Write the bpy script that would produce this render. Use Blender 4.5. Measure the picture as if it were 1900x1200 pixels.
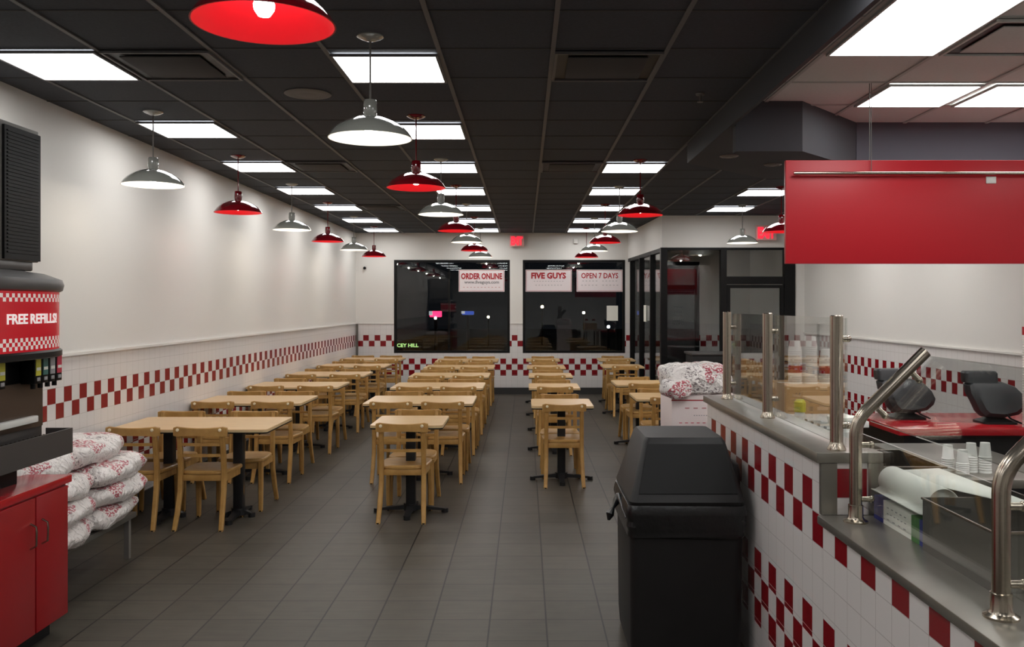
import bpy, bmesh, math, random
from mathutils import Vector, Matrix, noise
random.seed(7)
PI = math.pi
for o in list(bpy.data.objects): bpy.data.objects.remove(o)
SC = bpy.context.scene
COL = SC.collection

# ------------------------------------------------------------------ camera, world, exposure
F = 1640.0; EYE = 1.68; CEIL = 3.045; BACK = 16.70; LW = -3.197; RW = 4.25; FRONT = -3.0
cd = bpy.data.cameras.new('camera'); cam = bpy.data.objects.new('camera', cd); COL.objects.link(cam)
cam.location = (0, 0, EYE); cam.rotation_euler = (PI/2, 0, 0)
cd.sensor_width = 36; cd.sensor_fit = 'HORIZONTAL'; cd.lens = F/1900*36
cd.shift_x = -24/1900; cd.shift_y = -34/1900; cd.clip_start = 0.05; cd.clip_end = 300
SC.camera = cam
w = bpy.data.worlds.new('night'); SC.world = w; w.use_nodes = True
w.node_tree.nodes['Background'].inputs[0].default_value = (0.35, 0.4, 0.5, 1)
w.node_tree.nodes['Background'].inputs[1].default_value = 0.012
SC.view_settings.view_transform = 'Standard'
SC.view_settings.look = 'None'
SC.view_settings.exposure = 0.0
SC.view_settings.gamma = 1.0
SC.view_settings.use_curve_mapping = False
PANEL = 10.5      # radiance of the ceiling panels
BULB_W = 2.4     # power of each pendant bulb

# ------------------------------------------------------------------ materials
def srgb(r, g, b):
    f = lambda c: (c/255/12.92) if c/255 <= .04045 else ((c/255+.055)/1.055)**2.4
    return (f(r), f(g), f(b), 1)
def base(name, col, rough=.5, metal=0, spec=.5, coat=0, noise_amt=0, nscale=20, bump=0, emis=None, estr=0, stretch=(1, 1, 1)):
    m = bpy.data.materials.new(name); m.use_nodes = True
    nt = m.node_tree; b = nt.nodes['Principled BSDF']
    b.inputs['Base Color'].default_value = col; b.inputs['Roughness'].default_value = rough
    b.inputs['Metallic'].default_value = metal; b.inputs['Specular IOR Level'].default_value = spec
    b.inputs['Coat Weight'].default_value = coat
    if emis: b.inputs['Emission Color'].default_value = emis; b.inputs['Emission Strength'].default_value = estr
    if noise_amt or bump:
        tc = nt.nodes.new('ShaderNodeTexCoord'); mp = nt.nodes.new('ShaderNodeMapping'); mp.inputs['Scale'].default_value = stretch
        n = nt.nodes.new('ShaderNodeTexNoise'); n.inputs['Scale'].default_value = nscale; n.inputs['Detail'].default_value = 5
        nt.links.new(tc.outputs['Object'], mp.inputs[0]); nt.links.new(mp.outputs[0], n.inputs['Vector'])
        if noise_amt:
            r = nt.nodes.new('ShaderNodeValToRGB')
            c0 = [max(0, c*(1-noise_amt)) for c in col[:3]]+[1]; c1 = [min(1, c*(1+noise_amt)) for c in col[:3]]+[1]
            r.color_ramp.elements[0].position = .3; r.color_ramp.elements[0].color = c0
            r.color_ramp.elements[1].position = .7; r.color_ramp.elements[1].color = c1
            nt.links.new(n.outputs['Fac'], r.inputs[0]); nt.links.new(r.outputs[0], b.inputs['Base Color'])
        if bump:
            bp = nt.nodes.new('ShaderNodeBump'); bp.inputs['Strength'].default_value = bump; bp.inputs['Distance'].default_value = .01
            nt.links.new(n.outputs['Fac'], bp.inputs['Height']); nt.links.new(bp.outputs[0], b.inputs['Normal'])
    return m
def M(nt, op, a, b=None, c=None):
    n = nt.nodes.new('ShaderNodeMath'); n.operation = op
    for i, v in enumerate((a, b, c)):
        if v is None: continue
        if isinstance(v, (int, float)): n.inputs[i].default_value = v
        else: nt.links.new(v, n.inputs[i])
    return n.outputs[0]
def mix(nt, f, a, b):
    n = nt.nodes.new('ShaderNodeMix'); n.data_type = 'RGBA'
    for k, v in ((0, f), (6, a), (7, b)):
        if isinstance(v, (int, float, tuple, list)): n.inputs[k].default_value = v
        else: nt.links.new(v, n.inputs[k])
    return n.outputs[2]
RED = srgb(132, 16, 26); WHITE = srgb(220, 217, 212)
def tile_mat(name, axis, tu, tz, u0, groups, top, paint=WHITE, tilec=srgb(222, 218, 216), rough=.25, grout=srgb(188, 183, 180)):
    m = bpy.data.materials.new(name); m.use_nodes = True; nt = m.node_tree; bs = nt.nodes['Principled BSDF']
    tc = nt.nodes.new('ShaderNodeTexCoord'); sp = nt.nodes.new('ShaderNodeSeparateXYZ'); nt.links.new(tc.outputs['Object'], sp.inputs[0])
    u = sp.outputs[0 if axis == 'x' else 1]; z = sp.outputs[2]
    cu = M(nt, 'DIVIDE', M(nt, 'SUBTRACT', u, u0), tu); col = M(nt, 'FLOOR', cu)
    red = None
    for (zt, n, p) in groups:
        rr = M(nt, 'FLOOR', M(nt, 'DIVIDE', M(nt, 'SUBTRACT', zt, z), tz))
        ins = M(nt, 'MULTIPLY', M(nt, 'GREATER_THAN', rr, -.5), M(nt, 'LESS_THAN', rr, n-.5))
        par = M(nt, 'LESS_THAN', M(nt, 'FLOORED_MODULO', M(nt, 'ADD', M(nt, 'ADD', col, rr), p+.25), 2), 1)
        r = M(nt, 'MULTIPLY', ins, par)
        red = r if red is None else M(nt, 'MAXIMUM', red, r)
    fu = M(nt, 'ABSOLUTE', M(nt, 'SUBTRACT', M(nt, 'FRACT', cu), .5))
    cz = M(nt, 'DIVIDE', M(nt, 'SUBTRACT', groups[0][0], z), tz)
    fz = M(nt, 'ABSOLUTE', M(nt, 'SUBTRACT', M(nt, 'FRACT', cz), .5))
    g = M(nt, 'MAXIMUM', M(nt, 'GREATER_THAN', fu, .488), M(nt, 'GREATER_THAN', fz, .488))
    c = mix(nt, red, tilec, RED); c = mix(nt, g, c, grout)
    below = M(nt, 'LESS_THAN', z, top)
    c = mix(nt, below, paint, c)
    nt.links.new(c, bs.inputs['Base Color'])
    nt.links.new(M(nt, 'SUBTRACT', .62, M(nt, 'MULTIPLY', below, .62-rough)), bs.inputs['Roughness'])
    bp = nt.nodes.new('ShaderNodeBump'); bp.inputs['Distance'].default_value = .002; bp.inputs['Strength'].default_value = .35
    nt.links.new(M(nt, 'MULTIPLY', below, M(nt, 'SUBTRACT', 1, g)), bp.inputs['Height']); nt.links.new(bp.outputs[0], bs.inputs['Normal'])
    return m
DG = [(1.116, 2, 0), (.672, 3, 0)]
m_left = tile_mat('tiles_left', 'y', .1075, .1075, 5.914, DG, 1.335)
m_back = tile_mat('tiles_back', 'x', .108, .108, -3.057, DG, 1.335)
m_kit = tile_mat('tiles_kitchen', 'y', .1136, .1136, 8.80, [(1.027, 2, 0), (.546, 3, 0)], 1.26)
m_ctr = tile_mat('tiles_counter', 'y', .1197, .1150, 2.962, [(1.027, 2, 1), (.546, 3, 1)], 5)
m_end = tile_mat('tiles_counter_end', 'x', .1100, .1136, 1.1315, [(1.094, 1, 0)], 5)
def floor_mat():
    m = bpy.data.materials.new('floor_tile'); m.use_nodes = True; nt = m.node_tree; bs = nt.nodes['Principled BSDF']
    tc = nt.nodes.new('ShaderNodeTexCoord'); sp = nt.nodes.new('ShaderNodeSeparateXYZ'); nt.links.new(tc.outputs['Object'], sp.inputs[0])
    t = .2995
    cu = M(nt, 'DIVIDE', M(nt, 'SUBTRACT', sp.outputs[0], .1124), t); cv = M(nt, 'DIVIDE', M(nt, 'SUBTRACT', sp.outputs[1], 4.425), t)
    fu = M(nt, 'ABSOLUTE', M(nt, 'SUBTRACT', M(nt, 'FRACT', cu), .5)); fv = M(nt, 'ABSOLUTE', M(nt, 'SUBTRACT', M(nt, 'FRACT', cv), .5))
    g = M(nt, 'MAXIMUM', M(nt, 'GREATER_THAN', fu, .485), M(nt, 'GREATER_THAN', fv, .489))
    cb = nt.nodes.new('ShaderNodeCombineXYZ'); nt.links.new(M(nt, 'FLOOR', cu), cb.inputs[0]); nt.links.new(M(nt, 'FLOOR', cv), cb.inputs[1])
    wn = nt.nodes.new('ShaderNodeTexWhiteNoise'); nt.links.new(cb.outputs[0], wn.inputs[0])
    mp = nt.nodes.new('ShaderNodeMapping'); mp.inputs['Scale'].default_value = (1.2, 14, 1); nt.links.new(tc.outputs['Object'], mp.inputs[0])
    n1 = nt.nodes.new('ShaderNodeTexNoise'); n1.inputs['Scale'].default_value = 2.5; n1.inputs['Detail'].default_value = 6; nt.links.new(mp.outputs[0], n1.inputs['Vector'])
    n2 = nt.nodes.new('ShaderNodeTexNoise'); n2.inputs['Scale'].default_value = 9; n2.inputs['Detail'].default_value = 4; nt.links.new(tc.outputs['Object'], n2.inputs['Vector'])
    v = M(nt, 'ADD', M(nt, 'MULTIPLY', wn.outputs[0], .22), M(nt, 'ADD', M(nt, 'MULTIPLY', n1.outputs[0], .5), M(nt, 'MULTIPLY', n2.outputs[0], .35)))
    c = mix(nt, v, srgb(43, 40, 34), srgb(88, 82, 72)); c = mix(nt, g, c, srgb(20, 18, 16))
    nt.links.new(c, bs.inputs['Base Color']); bs.inputs['Roughness'].default_value = .46; bs.inputs['Specular IOR Level'].default_value = .3
    bp = nt.nodes.new('ShaderNodeBump'); bp.inputs['Distance'].default_value = .002; bp.inputs['Strength'].default_value = .5
    nt.links.new(M(nt, 'ADD', M(nt, 'SUBTRACT', 1, g), M(nt, 'MULTIPLY', n1.outputs[0], .25)), bp.inputs['Height']); nt.links.new(bp.outputs[0], bs.inputs['Normal'])
    return m
m_floor = floor_mat()
m_ceil = base('ceiling_charcoal', srgb(66, 69, 75), .8, noise_amt=.08, nscale=60, bump=.1, spec=.2)
m_cross = base('cross_bar_charcoal', srgb(70, 68, 68), .8, spec=.2)
m_tbar = base('tbar_charcoal', srgb(92, 90, 90), .55)
m_dark = base('soffit_charcoal', srgb(60, 61, 65), .7, spec=.3)
m_slate = base('soffit_slate', srgb(76, 77, 86), .7, spec=.3)
m_kceil = base('ceiling_white', srgb(196, 196, 192), .8, noise_amt=.03, nscale=60)
m_ktbar = base('tbar_white', srgb(168, 168, 164), .6)
m_white = base('white_paint', WHITE, .6)
m_baseb = base('baseboard_rubber', srgb(52, 51, 51), .5)
m_panel = base('light_diffuser', (1, 1, 1, 1), .5, emis=(1, 1, .99, 1), estr=PANEL)
m_black = base('black_frame', srgb(13, 13, 14), .4, spec=.2)
m_flap = base('flap_black', srgb(20, 20, 20), .6, spec=.2)
m_blackpl = base('black_plastic', srgb(30, 29, 29), .48, noise_amt=.08, nscale=8, spec=.25)
m_bag = base('bin_bag_black', srgb(20, 20, 21), .28, bump=.5, nscale=14)
m_iron = base('black_iron', srgb(22, 22, 24), .45)
def wood(name, c1, c2, stretch, rough=.38):
    m = bpy.data.materials.new(name); m.use_nodes = True; nt = m.node_tree; b = nt.nodes['Principled BSDF']
    tc = nt.nodes.new('ShaderNodeTexCoord'); mp = nt.nodes.new('ShaderNodeMapping'); mp.inputs['Scale'].default_value = stretch
    n = nt.nodes.new('ShaderNodeTexNoise'); n.inputs['Scale'].default_value = 6; n.inputs['Detail'].default_value = 6; n.inputs['Roughness'].default_value = .6
    nt.links.new(tc.outputs['Object'], mp.inputs[0]); nt.links.new(mp.outputs[0], n.inputs['Vector'])
    r = nt.nodes.new('ShaderNodeValToRGB'); r.color_ramp.elements[0].position = .35; r.color_ramp.elements[0].color = c1
    r.color_ramp.elements[1].position = .65; r.color_ramp.elements[1].color = c2
    nt.links.new(n.outputs['Fac'], r.inputs[0]); nt.links.new(r.outputs[0], b.inputs['Base Color']); b.inputs['Roughness'].default_value = rough
    return m
m_wood = wood('chair_wood', srgb(166, 124, 66), srgb(190, 148, 86), (1.5, 6, 1.2))
m_top = wood('table_laminate', srgb(204, 168, 118), srgb(220, 186, 138), (1, 9, 1), .3)
m_edge = base('table_edge', srgb(206, 180, 138), .4)
m_cap = base('screw_cap', srgb(240, 225, 190), .3)
m_steel = base('brushed_steel', srgb(176, 166, 152), .22, metal=1, noise_amt=.06, nscale=30, stretch=(1, 12, 12))
m_steel2 = base('worktop_steel', srgb(132, 128, 120), .32, metal=.6, noise_amt=.1, nscale=6)
m_steeld = base('dark_steel', srgb(104, 102, 97), .4, metal=.5)
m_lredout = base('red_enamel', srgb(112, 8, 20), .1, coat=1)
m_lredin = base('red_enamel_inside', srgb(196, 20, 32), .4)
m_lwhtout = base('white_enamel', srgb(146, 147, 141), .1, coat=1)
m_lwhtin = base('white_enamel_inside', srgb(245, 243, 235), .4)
m_bulb = base('bulb_glass', (1, 1, 1, 1), .5, emis=(1, .93, .82, 1), estr=22)
m_redcab = base('red_laminate', srgb(150, 13, 22), .38)
m_redtop = base('red_counter_laminate', srgb(178, 26, 36), .18)
m_board = base('menu_board_red', srgb(182, 32, 42), .38, spec=.3)
m_grey = base('grey_plastic', srgb(110, 106, 102), .4)
m_greyd = base('grey_dark_plastic', srgb(70, 67, 66), .35)
m_term = base('terminal_black', srgb(42, 45, 47), .5)
m_paper = base('white_paper', srgb(235, 235, 226), .7)
m_papere = base('sign_paper', srgb(232, 222, 224), .6)
m_sred = base('sign_red', srgb(168, 22, 34), .6)
m_sgrey = base('sign_grey', srgb(130, 128, 132), .6)
m_clearpl = base('white_plastic', srgb(225, 225, 220), .3)
m_blue = base('blue_print', srgb(40, 48, 130), .5)
m_green = base('green_print', srgb(70, 120, 62), .5)
m_yellow = base('yellow_print', srgb(205, 200, 60), .4)
m_teal = base('teal_print', srgb(60, 110, 104), .4)
m_greyp = base('grey_print', srgb(150, 148, 150), .4)
m_pink = base('pink_print', srgb(190, 50, 74), .4)
m_carton = base('carton_white', srgb(226, 212, 210), .75)
m_reflbrown = base('carton_reflection_brown', srgb(176, 140, 100), .8)
m_asphalt = base('asphalt', srgb(50, 50, 52), .8, noise_amt=.3, nscale=3)
def emit(name, col, s): return base(name, col, .5, emis=col, estr=s)
m_exit = emit('exit_red', srgb(235, 40, 60), 1.3)
m_exitface = base('exit_face', srgb(232, 176, 172), .5)
m_lampo = emit('street_lamp_glow', (1, .75, .45, 1), 30); m_lampw = emit('street_lamp_white', (.85, .9, 1, 1), 25)
m_neonr = emit('neon_red', (1, .03, .12, 1), 3); m_neonb = emit('neon_blue', (.1, .2, .9, 1), .5); m_neonw = emit('neon_white', (.9, .95, 1, 1), .5)
m_neong = emit('neon_green', (.55, .9, .3, 1), 1.2)
def glass(name, tint=(.96, .98, .97, 1), r0=.04, boost=1.0, rough=.0):
    m = bpy.data.materials.new(name); m.use_nodes = True; nt = m.node_tree
    for n in list(nt.nodes):
        if n.type != 'OUTPUT_MATERIAL': nt.nodes.remove(n)
    out = nt.nodes['Material Output']
    tr = nt.nodes.new('ShaderNodeBsdfTransparent'); tr.inputs[0].default_value = tint
    gl = nt.nodes.new('ShaderNodeBsdfGlossy'); gl.inputs['Roughness'].default_value = rough
    ge = nt.nodes.new('ShaderNodeNewGeometry'); dt = nt.nodes.new('ShaderNodeVectorMath'); dt.operation = 'DOT_PRODUCT'
    nt.links.new(ge.outputs['Normal'], dt.inputs[0]); nt.links.new(ge.outputs['Incoming'], dt.inputs[1])
    f = M(nt, 'POWER', M(nt, 'SUBTRACT', 1, M(nt, 'ABSOLUTE', dt.outputs['Value'])), 5)
    f = M(nt, 'MINIMUM', M(nt, 'MULTIPLY', M(nt, 'ADD', r0, M(nt, 'MULTIPLY', f, 1-r0)), boost), 1)
    mx = nt.nodes.new('ShaderNodeMixShader'); nt.links.new(f, mx.inputs[0]); nt.links.new(tr.outputs[0], mx.inputs[1]); nt.links.new(gl.outputs[0], mx.inputs[2])
    nt.links.new(mx.outputs[0], out.inputs[0]); return m
m_glass = glass('window_glass', (.88, .9, .9, 1), boost=1.1)
m_guard = glass('guard_glass', (.965, .98, .97, 1), boost=1.6)
def sack_mat():
    m = bpy.data.materials.new('printed_sack'); m.use_nodes = True; nt = m.node_tree; b = nt.nodes['Principled BSDF']
    tc = nt.nodes.new('ShaderNodeTexCoord')
    def nz(sc, d, stretch=(1, 1, 1), dist=0):
        mp = nt.nodes.new('ShaderNodeMapping'); mp.inputs['Scale'].default_value = stretch; nt.links.new(tc.outputs['Object'], mp.inputs[0])
        n = nt.nodes.new('ShaderNodeTexNoise'); n.inputs['Scale'].default_value = sc; n.inputs['Detail'].default_value = d; n.inputs['Distortion'].default_value = dist
        nt.links.new(mp.outputs[0], n.inputs['Vector']); return n.outputs[0]
    glyph = nz(1, 2, (60, 60, 95)); area = nz(3.4, 1); area2 = nz(4.3, 1, (1, 1, 1.4)); line = nz(9, 3, dist=1.2)
    red = M(nt, 'MULTIPLY', M(nt, 'GREATER_THAN', glyph, .50), M(nt, 'GREATER_THAN', area, .568))
    dk = M(nt, 'MULTIPLY', M(nt, 'GREATER_THAN', glyph, .56), M(nt, 'LESS_THAN', area2, .46))
    ln = M(nt, 'LESS_THAN', M(nt, 'ABSOLUTE', M(nt, 'SUBTRACT', line, .5)), .012)
    c = mix(nt, red, srgb(232, 226, 222), srgb(180, 80, 92)); c = mix(nt, dk, c, srgb(140, 130, 130)); c = mix(nt, M(nt, 'MULTIPLY', ln, .6), c, srgb(150, 140, 138))
    nt.links.new(c, b.inputs['Base Color']); b.inputs['Roughness'].default_value = .33
    bp = nt.nodes.new('ShaderNodeBump'); bp.inputs['Strength'].default_value = .8; bp.inputs['Distance'].default_value = .025
    h = M(nt, 'ADD', nz(9, 4, dist=1.0), M(nt, 'MULTIPLY', M(nt, 'ABSOLUTE', M(nt, 'SUBTRACT', nz(7, 3, dist=2), .5)), 1.6))
    nt.links.new(h, bp.inputs['Height']); nt.links.new(bp.outputs[0], b.inputs['Normal'])
    return m
m_sack = sack_mat()
def band_mat():   # drum band: UV = (arc length, z)
    m = bpy.data.materials.new('merchandiser_band'); m.use_nodes = True; nt = m.node_tree; b = nt.nodes['Principled BSDF']
    uv = nt.nodes.new('ShaderNodeUVMap'); uv.uv_map = 'UVMap'; sp = nt.nodes.new('ShaderNodeSeparateXYZ'); nt.links.new(uv.outputs[0], sp.inputs[0])
    u, z = sp.outputs[0], sp.outputs[1]
    s = .021
    ck = M(nt, 'LESS_THAN', M(nt, 'FLOORED_MODULO', M(nt, 'ADD', M(nt, 'FLOOR', M(nt, 'DIVIDE', u, s)), M(nt, 'ADD', M(nt, 'FLOOR', M(nt, 'DIVIDE', M(nt, 'SUBTRACT', z, 1.4), .0185)), .25)), 2), 1)
    zone = M(nt, 'MAXIMUM', M(nt, 'MULTIPLY', M(nt, 'GREATER_THAN', z, 1.4+.0185*16), M(nt, 'LESS_THAN', z, 1.4+.0185*18)), M(nt, 'MULTIPLY', M(nt, 'GREATER_THAN', z, 1.4+.0185*4), M(nt, 'LESS_THAN', z, 1.4+.0185*7)))
    c = mix(nt, M(nt, 'MULTIPLY', ck, zone), srgb(200, 16, 34), srgb(240, 225, 220))
    nt.links.new(c, b.inputs['Base Color']); nt.links.new(c, b.inputs['Emission Color']); b.inputs['Emission Strength'].default_value = .16; b.inputs['Roughness'].default_value = .25
    return m
m_band = band_mat()
m_letter = base('band_letter', srgb(250, 240, 238), .4, emis=(1, .93, .92, 1), estr=.35)
m_sackplain = m_sack

# ------------------------------------------------------------------ mesh helpers
def box(bm, x0, x1, y0, y1, z0, z1, bev=0, seg=2, mat=None):
    vs = [bm.verts.new((x, y, z)) for x in (x0, x1) for y in (y0, y1) for z in (z0, z1)]
    fs = [bm.faces.new([vs[i] for i in q]) for q in ((0, 1, 3, 2), (4, 6, 7, 5), (0, 4, 5, 1), (2, 3, 7, 6), (0, 2, 6, 4), (1, 5, 7, 3))]
    if bev:
        es = set(e for f in fs for e in f.edges)
        bmesh.ops.bevel(bm, geom=list(es), offset=bev, segments=seg, profile=.5, affect='EDGES')
def prism(bm, pts, z0, z1, bev=0):     # pts counter-clockwise (x,y)
    b = [bm.verts.new((x, y, z0)) for x, y in pts]; t = [bm.verts.new((x, y, z1)) for x, y in pts]
    n = len(pts); fs = [bm.faces.new(list(reversed(b))), bm.faces.new(t)]
    for i in range(n): fs.append(bm.faces.new((b[i], b[(i+1) % n], t[(i+1) % n], t[i])))
    if bev:
        bmesh.ops.bevel(bm, geom=list(fs[1].edges), offset=bev, segments=2, profile=.5, affect='EDGES')
    return fs
def loft(bm, rings, cap=True):
    R = [[bm.verts.new(p) for p in r] for r in rings]; n = len(R[0])
    for a, b in zip(R, R[1:]):
        for i in range(n): bm.faces.new((a[i], a[(i+1) % n], b[(i+1) % n], b[i]))
    if cap: bm.faces.new(list(reversed(R[0]))); bm.faces.new(R[-1])
def tube(bm, pts, r, n=10, cap=True):
    pts = [Vector(p) for p in pts]; rings = []
    rs = r if isinstance(r, (list, tuple)) else [r]*len(pts)
    prev = None
    for i, p in enumerate(pts):
        t = (pts[min(i+1, len(pts)-1)]-pts[max(i-1, 0)]).normalized()
        if prev is None:
            a = Vector((0, 0, 1)) if abs(t.z) < .9 else Vector((1, 0, 0)); u = t.cross(a).normalized()
        else: u = (prev-t*prev.dot(t)).normalized()
        prev = u; v = t.cross(u)
        rings.append([p+(u*math.cos(2*PI*k/n)+v*math.sin(2*PI*k/n))*rs[i] for k in range(n)])
    loft(bm, rings, cap)
def lathe(bm, prof, n=32, c=(0, 0), cap=False):
    rings = [[(c[0]+r*math.cos(2*PI*k/n), c[1]+r*math.sin(2*PI*k/n), z) for k in range(n)] for r, z in prof]
    loft(bm, rings, cap)
def bar(bm, p, q, w, h, up=(0, 0, 1)):   # square bar from p to q
    p, q = Vector(p), Vector(q); t = (q-p).normalized(); u = Vector(up); s = t.cross(u)
    s = s.normalized() if s.length > 1e-4 else Vector((1, 0, 0)); u = s.cross(t)
    loft(bm, [[c+s*a*w/2+u*b*h/2 for a, b in ((-1, -1), (1, -1), (1, 1), (-1, 1))] for c in (p, q)])
def rrect(x0, x1, y0, y1, r, z, n=5):
    out = []
    for cx, cy, a0 in ((x1-r, y1-r, 0), (x0+r, y1-r, 90), (x0+r, y0+r, 180), (x1-r, y0+r, 270)):
        for k in range(n+1): a = math.radians(a0+90*k/n); out.append((cx+r*math.cos(a), cy+r*math.sin(a), z))
    return out
def obj(name, bm, mat, parent=None, smooth=True):
    bmesh.ops.recalc_face_normals(bm, faces=bm.faces)
    if smooth:
        for f in bm.faces: f.smooth = True
        for e in bm.edges: e.smooth = not (len(e.link_faces) == 2 and e.calc_face_angle(0) > math.radians(32))
    me = bpy.data.meshes.new(name); bm.to_mesh(me); bm.free()
    for m in (mat if isinstance(mat, (list, tuple)) else [mat]): me.materials.append(m)
    o = bpy.data.objects.new(name, me); COL.objects.link(o); o.parent = parent
    return o
def B(*a, **k):
    bm = bmesh.new(); box(bm, *a, **k); return bm
def thing(name, label, cat, loc=(0, 0, 0), rz=0, group=None):
    o = bpy.data.objects.new(name, None); COL.objects.link(o); o.location = loc; o.rotation_euler = (0, 0, rz)
    return tag(o, label, cat, group)
def tag(o, label, cat, group=None, kind=None):
    o['label'] = label; o['category'] = cat
    if group: o['group'] = group
    if kind: o['kind'] = kind
    return o
def struct(name, bm, mat, parent=None, smooth=False):
    o = obj(name, bm, mat, parent, smooth)
    if parent is None: o['kind'] = 'structure'
    return o
def children(o): return [c for c in bpy.data.objects if c.parent == o]
def dup(root, loc, rz, label, group=None):
    r = root.copy(); COL.objects.link(r); r.location = loc; r.rotation_euler = (0, 0, rz); r['label'] = label
    if group: r['group'] = group
    for ch in kids[root.name]:
        c = ch.copy(); COL.objects.link(c); c.parent = r
        for g in kids.get(ch.name, []):
            d = g.copy(); COL.objects.link(d); d.parent = c
    return r
kids = {}
def remember(root):
    kids[root.name] = children(root)
    for c in kids[root.name]: kids[c.name] = children(c)
    return root
def text(name, body, size, loc, rot, mat, parent=None, bold=0, width=None, ext=.0008, font_sq=1.0, res=2):
    cu = bpy.data.curves.new(name, 'FONT'); cu.body = body; cu.size = size; cu.align_x = 'CENTER'; cu.align_y = 'CENTER'
    cu.offset = bold; cu.extrude = ext; cu.resolution_u = res
    t = bpy.data.objects.new(name, cu); COL.objects.link(t)
    dg = bpy.context.evaluated_depsgraph_get(); me = bpy.data.meshes.new_from_object(t.evaluated_get(dg))
    bpy.data.objects.remove(t); bpy.data.curves.remove(cu)
    xs = [v.co.x for v in me.vertices]; ys = [v.co.y for v in me.vertices]
    cx, cy = (max(xs)+min(xs))/2, (max(ys)+min(ys))/2
    s = (width/(max(xs)-min(xs))) if width else 1
    for v in me.vertices: v.co.x = (v.co.x-cx)*s; v.co.y = (v.co.y-cy)*font_sq
    if rot is not None:
        me.transform(Matrix.Translation(Vector(loc)) @ rot)
    me.materials.clear(); me.materials.append(mat)
    o = bpy.data.objects.new(name, me); COL.objects.link(o); o.parent = parent
    return o
RF = Matrix.Rotation(PI/2, 4, 'X')      # text upright, read from -Y side

# ------------------------------------------------------------------ the room
struct('floor', B(LW-.3, RW+.3, FRONT-.2, BACK+.15, -.12, 0), m_floor)
struct('wall_left', B(LW-.15, LW, FRONT, BACK+.15, 0, CEIL), m_left)
struct('wall_front', B(LW-.15, RW+.15, FRONT-.15, FRONT, 0, CEIL), m_white)
bm = bmesh.new(); box(bm, RW, RW+.15, FRONT, 13.45, 0, CEIL); struct('wall_right', bm, m_kit)
bm = bmesh.new(); box(bm, RW, RW+.15, 13.45, BACK+.15, 0, CEIL); o = struct('wall_entry', bm, m_left)
# back wall with two windows and the outer door
W1 = (-2.475, -.285); W2 = (-.041, 1.894); WZ = (.774, 2.535); DX = (2.60, 3.30)
bm = bmesh.new()
y0, y1 = BACK, BACK+.15
box(bm, LW, W1[0], y0, y1, 0, CEIL); box(bm, W1[1], W2[0], y0, y1, 0, CEIL); box(bm, W2[1], DX[0], y0, y1, 0, CEIL); box(bm, DX[1], RW, y0, y1, 0, CEIL)
for a, b in (W1, W2): box(bm, a, b, y0, y1, 0, WZ[0]); box(bm, a, b, y0, y1, WZ[1], CEIL)
box(bm, DX[0], DX[1], y0, y1, 2.5, CEIL)
struct('wall_back', bm, m_back)
def frame_bm(x0, x1, z0, z1, y0, y1, t):
    bm = bmesh.new(); box(bm, x0, x0+t, y0, y1, z0, z1); box(bm, x1-t, x1, y0, y1, z0, z1)
    box(bm, x0+t, x1-t, y0, y1, z0, z0+t); box(bm, x0+t, x1-t, y0, y1, z1-t, z1); return bm
for n, (a, b) in enumerate((W1, W2)):
    bm = frame_bm(a, b, WZ[0], WZ[1], BACK+.01, BACK+.09, .045)
    if n == 0: box(bm, -1.46, -1.42, BACK+.05, BACK+.09, WZ[0]+.045, WZ[1]-.045)
    f = struct('window_%d' % (n+1), bm, m_black)
    obj('pane', B(a+.045, b-.045, BACK+.046, BACK+.052, WZ[0]+.045, WZ[1]-.045), m_glass, f, False)
# trims: tile-top rails, baseboards
struct('trim_1', B(LW, LW+.022, FRONT, BACK, 1.325, 1.345), m_white)
bm = bmesh.new()
for a, b in ((LW+.022, W1[0]), (W1[1], W2[0]), (DX[1], RW-.02)): box(bm, a, b, BACK-.015, BACK, 1.328, 1.342)
struct('trim_2', bm, m_white)
struct('trim_3', B(RW-.022, RW, FRONT, 13.45, 1.25, 1.27), m_white)
bm = bmesh.new(); box(bm, LW+.022, LW+.06, BACK-.10, BACK-.06, 0.12, 1.325); struct('trim_4', bm, m_steeld)
bm = bmesh.new(); box(bm, LW, W2[1], BACK-.015, BACK, 0, .125); struct('baseboard_back', bm, m_baseb)
struct('baseboard_left', B(LW, LW+.015, FRONT, BACK-.015, 0, .125), m_baseb)
struct('baseboard_right', B(RW-.015, RW, FRONT, 13.4, 0, .125), m_baseb)

# ceilings
struct('ceiling', B(LW-.15, RW+.15, FRONT, BACK+.15, CEIL, CEIL+.1), m_ceil)
kp = [(1.39, FRONT), (RW, FRONT), (RW, 6.56), (2.449, 6.56), (1.84, 5.873), (1.39, 5.873)]
bm = bmesh.new(); prism(bm, kp, CEIL-.012, CEIL); struct('ceiling.001', bm, m_kceil)
GX = [-2.893+.6085*k for k in range(12)]; GY = [4.70+.6075*k for k in range(-12, 20)]
bm = bmesh.new()
for x in GX:
    if x < 1.4: box(bm, x-.012, x+.012, FRONT, BACK, CEIL-.008, CEIL)
    elif x < RW: box(bm, x-.012, x+.012, 8.36, BACK if x < 1.9 else 13.4, CEIL-.008, CEIL)
struct('trim_5', bm, m_tbar)
bm = bmesh.new()
for y in GY:
    if y < BACK and y > FRONT: box(bm, LW, 1.36 if y < 8.36 else RW, y-.007, y+.007, CEIL-.0035, CEIL)
struct('trim_12', bm, m_cross)
KX = [1.60, 2.205, 2.81, 3.415, 4.02]; KY = [4.75+.608*k for k in range(-12, 3)]
bm = bmesh.new()
for x in KX: box(bm, x-.012, x+.012, FRONT, 5.86 if x < 1.9 else 6.55 , CEIL-.02, CEIL-.012)
for y in KY:
    if y > FRONT: box(bm, 1.39, RW, y-.009, y+.009, CEIL-.018, CEIL-.012)
struct('trim_6', bm, m_ktbar)
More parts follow.
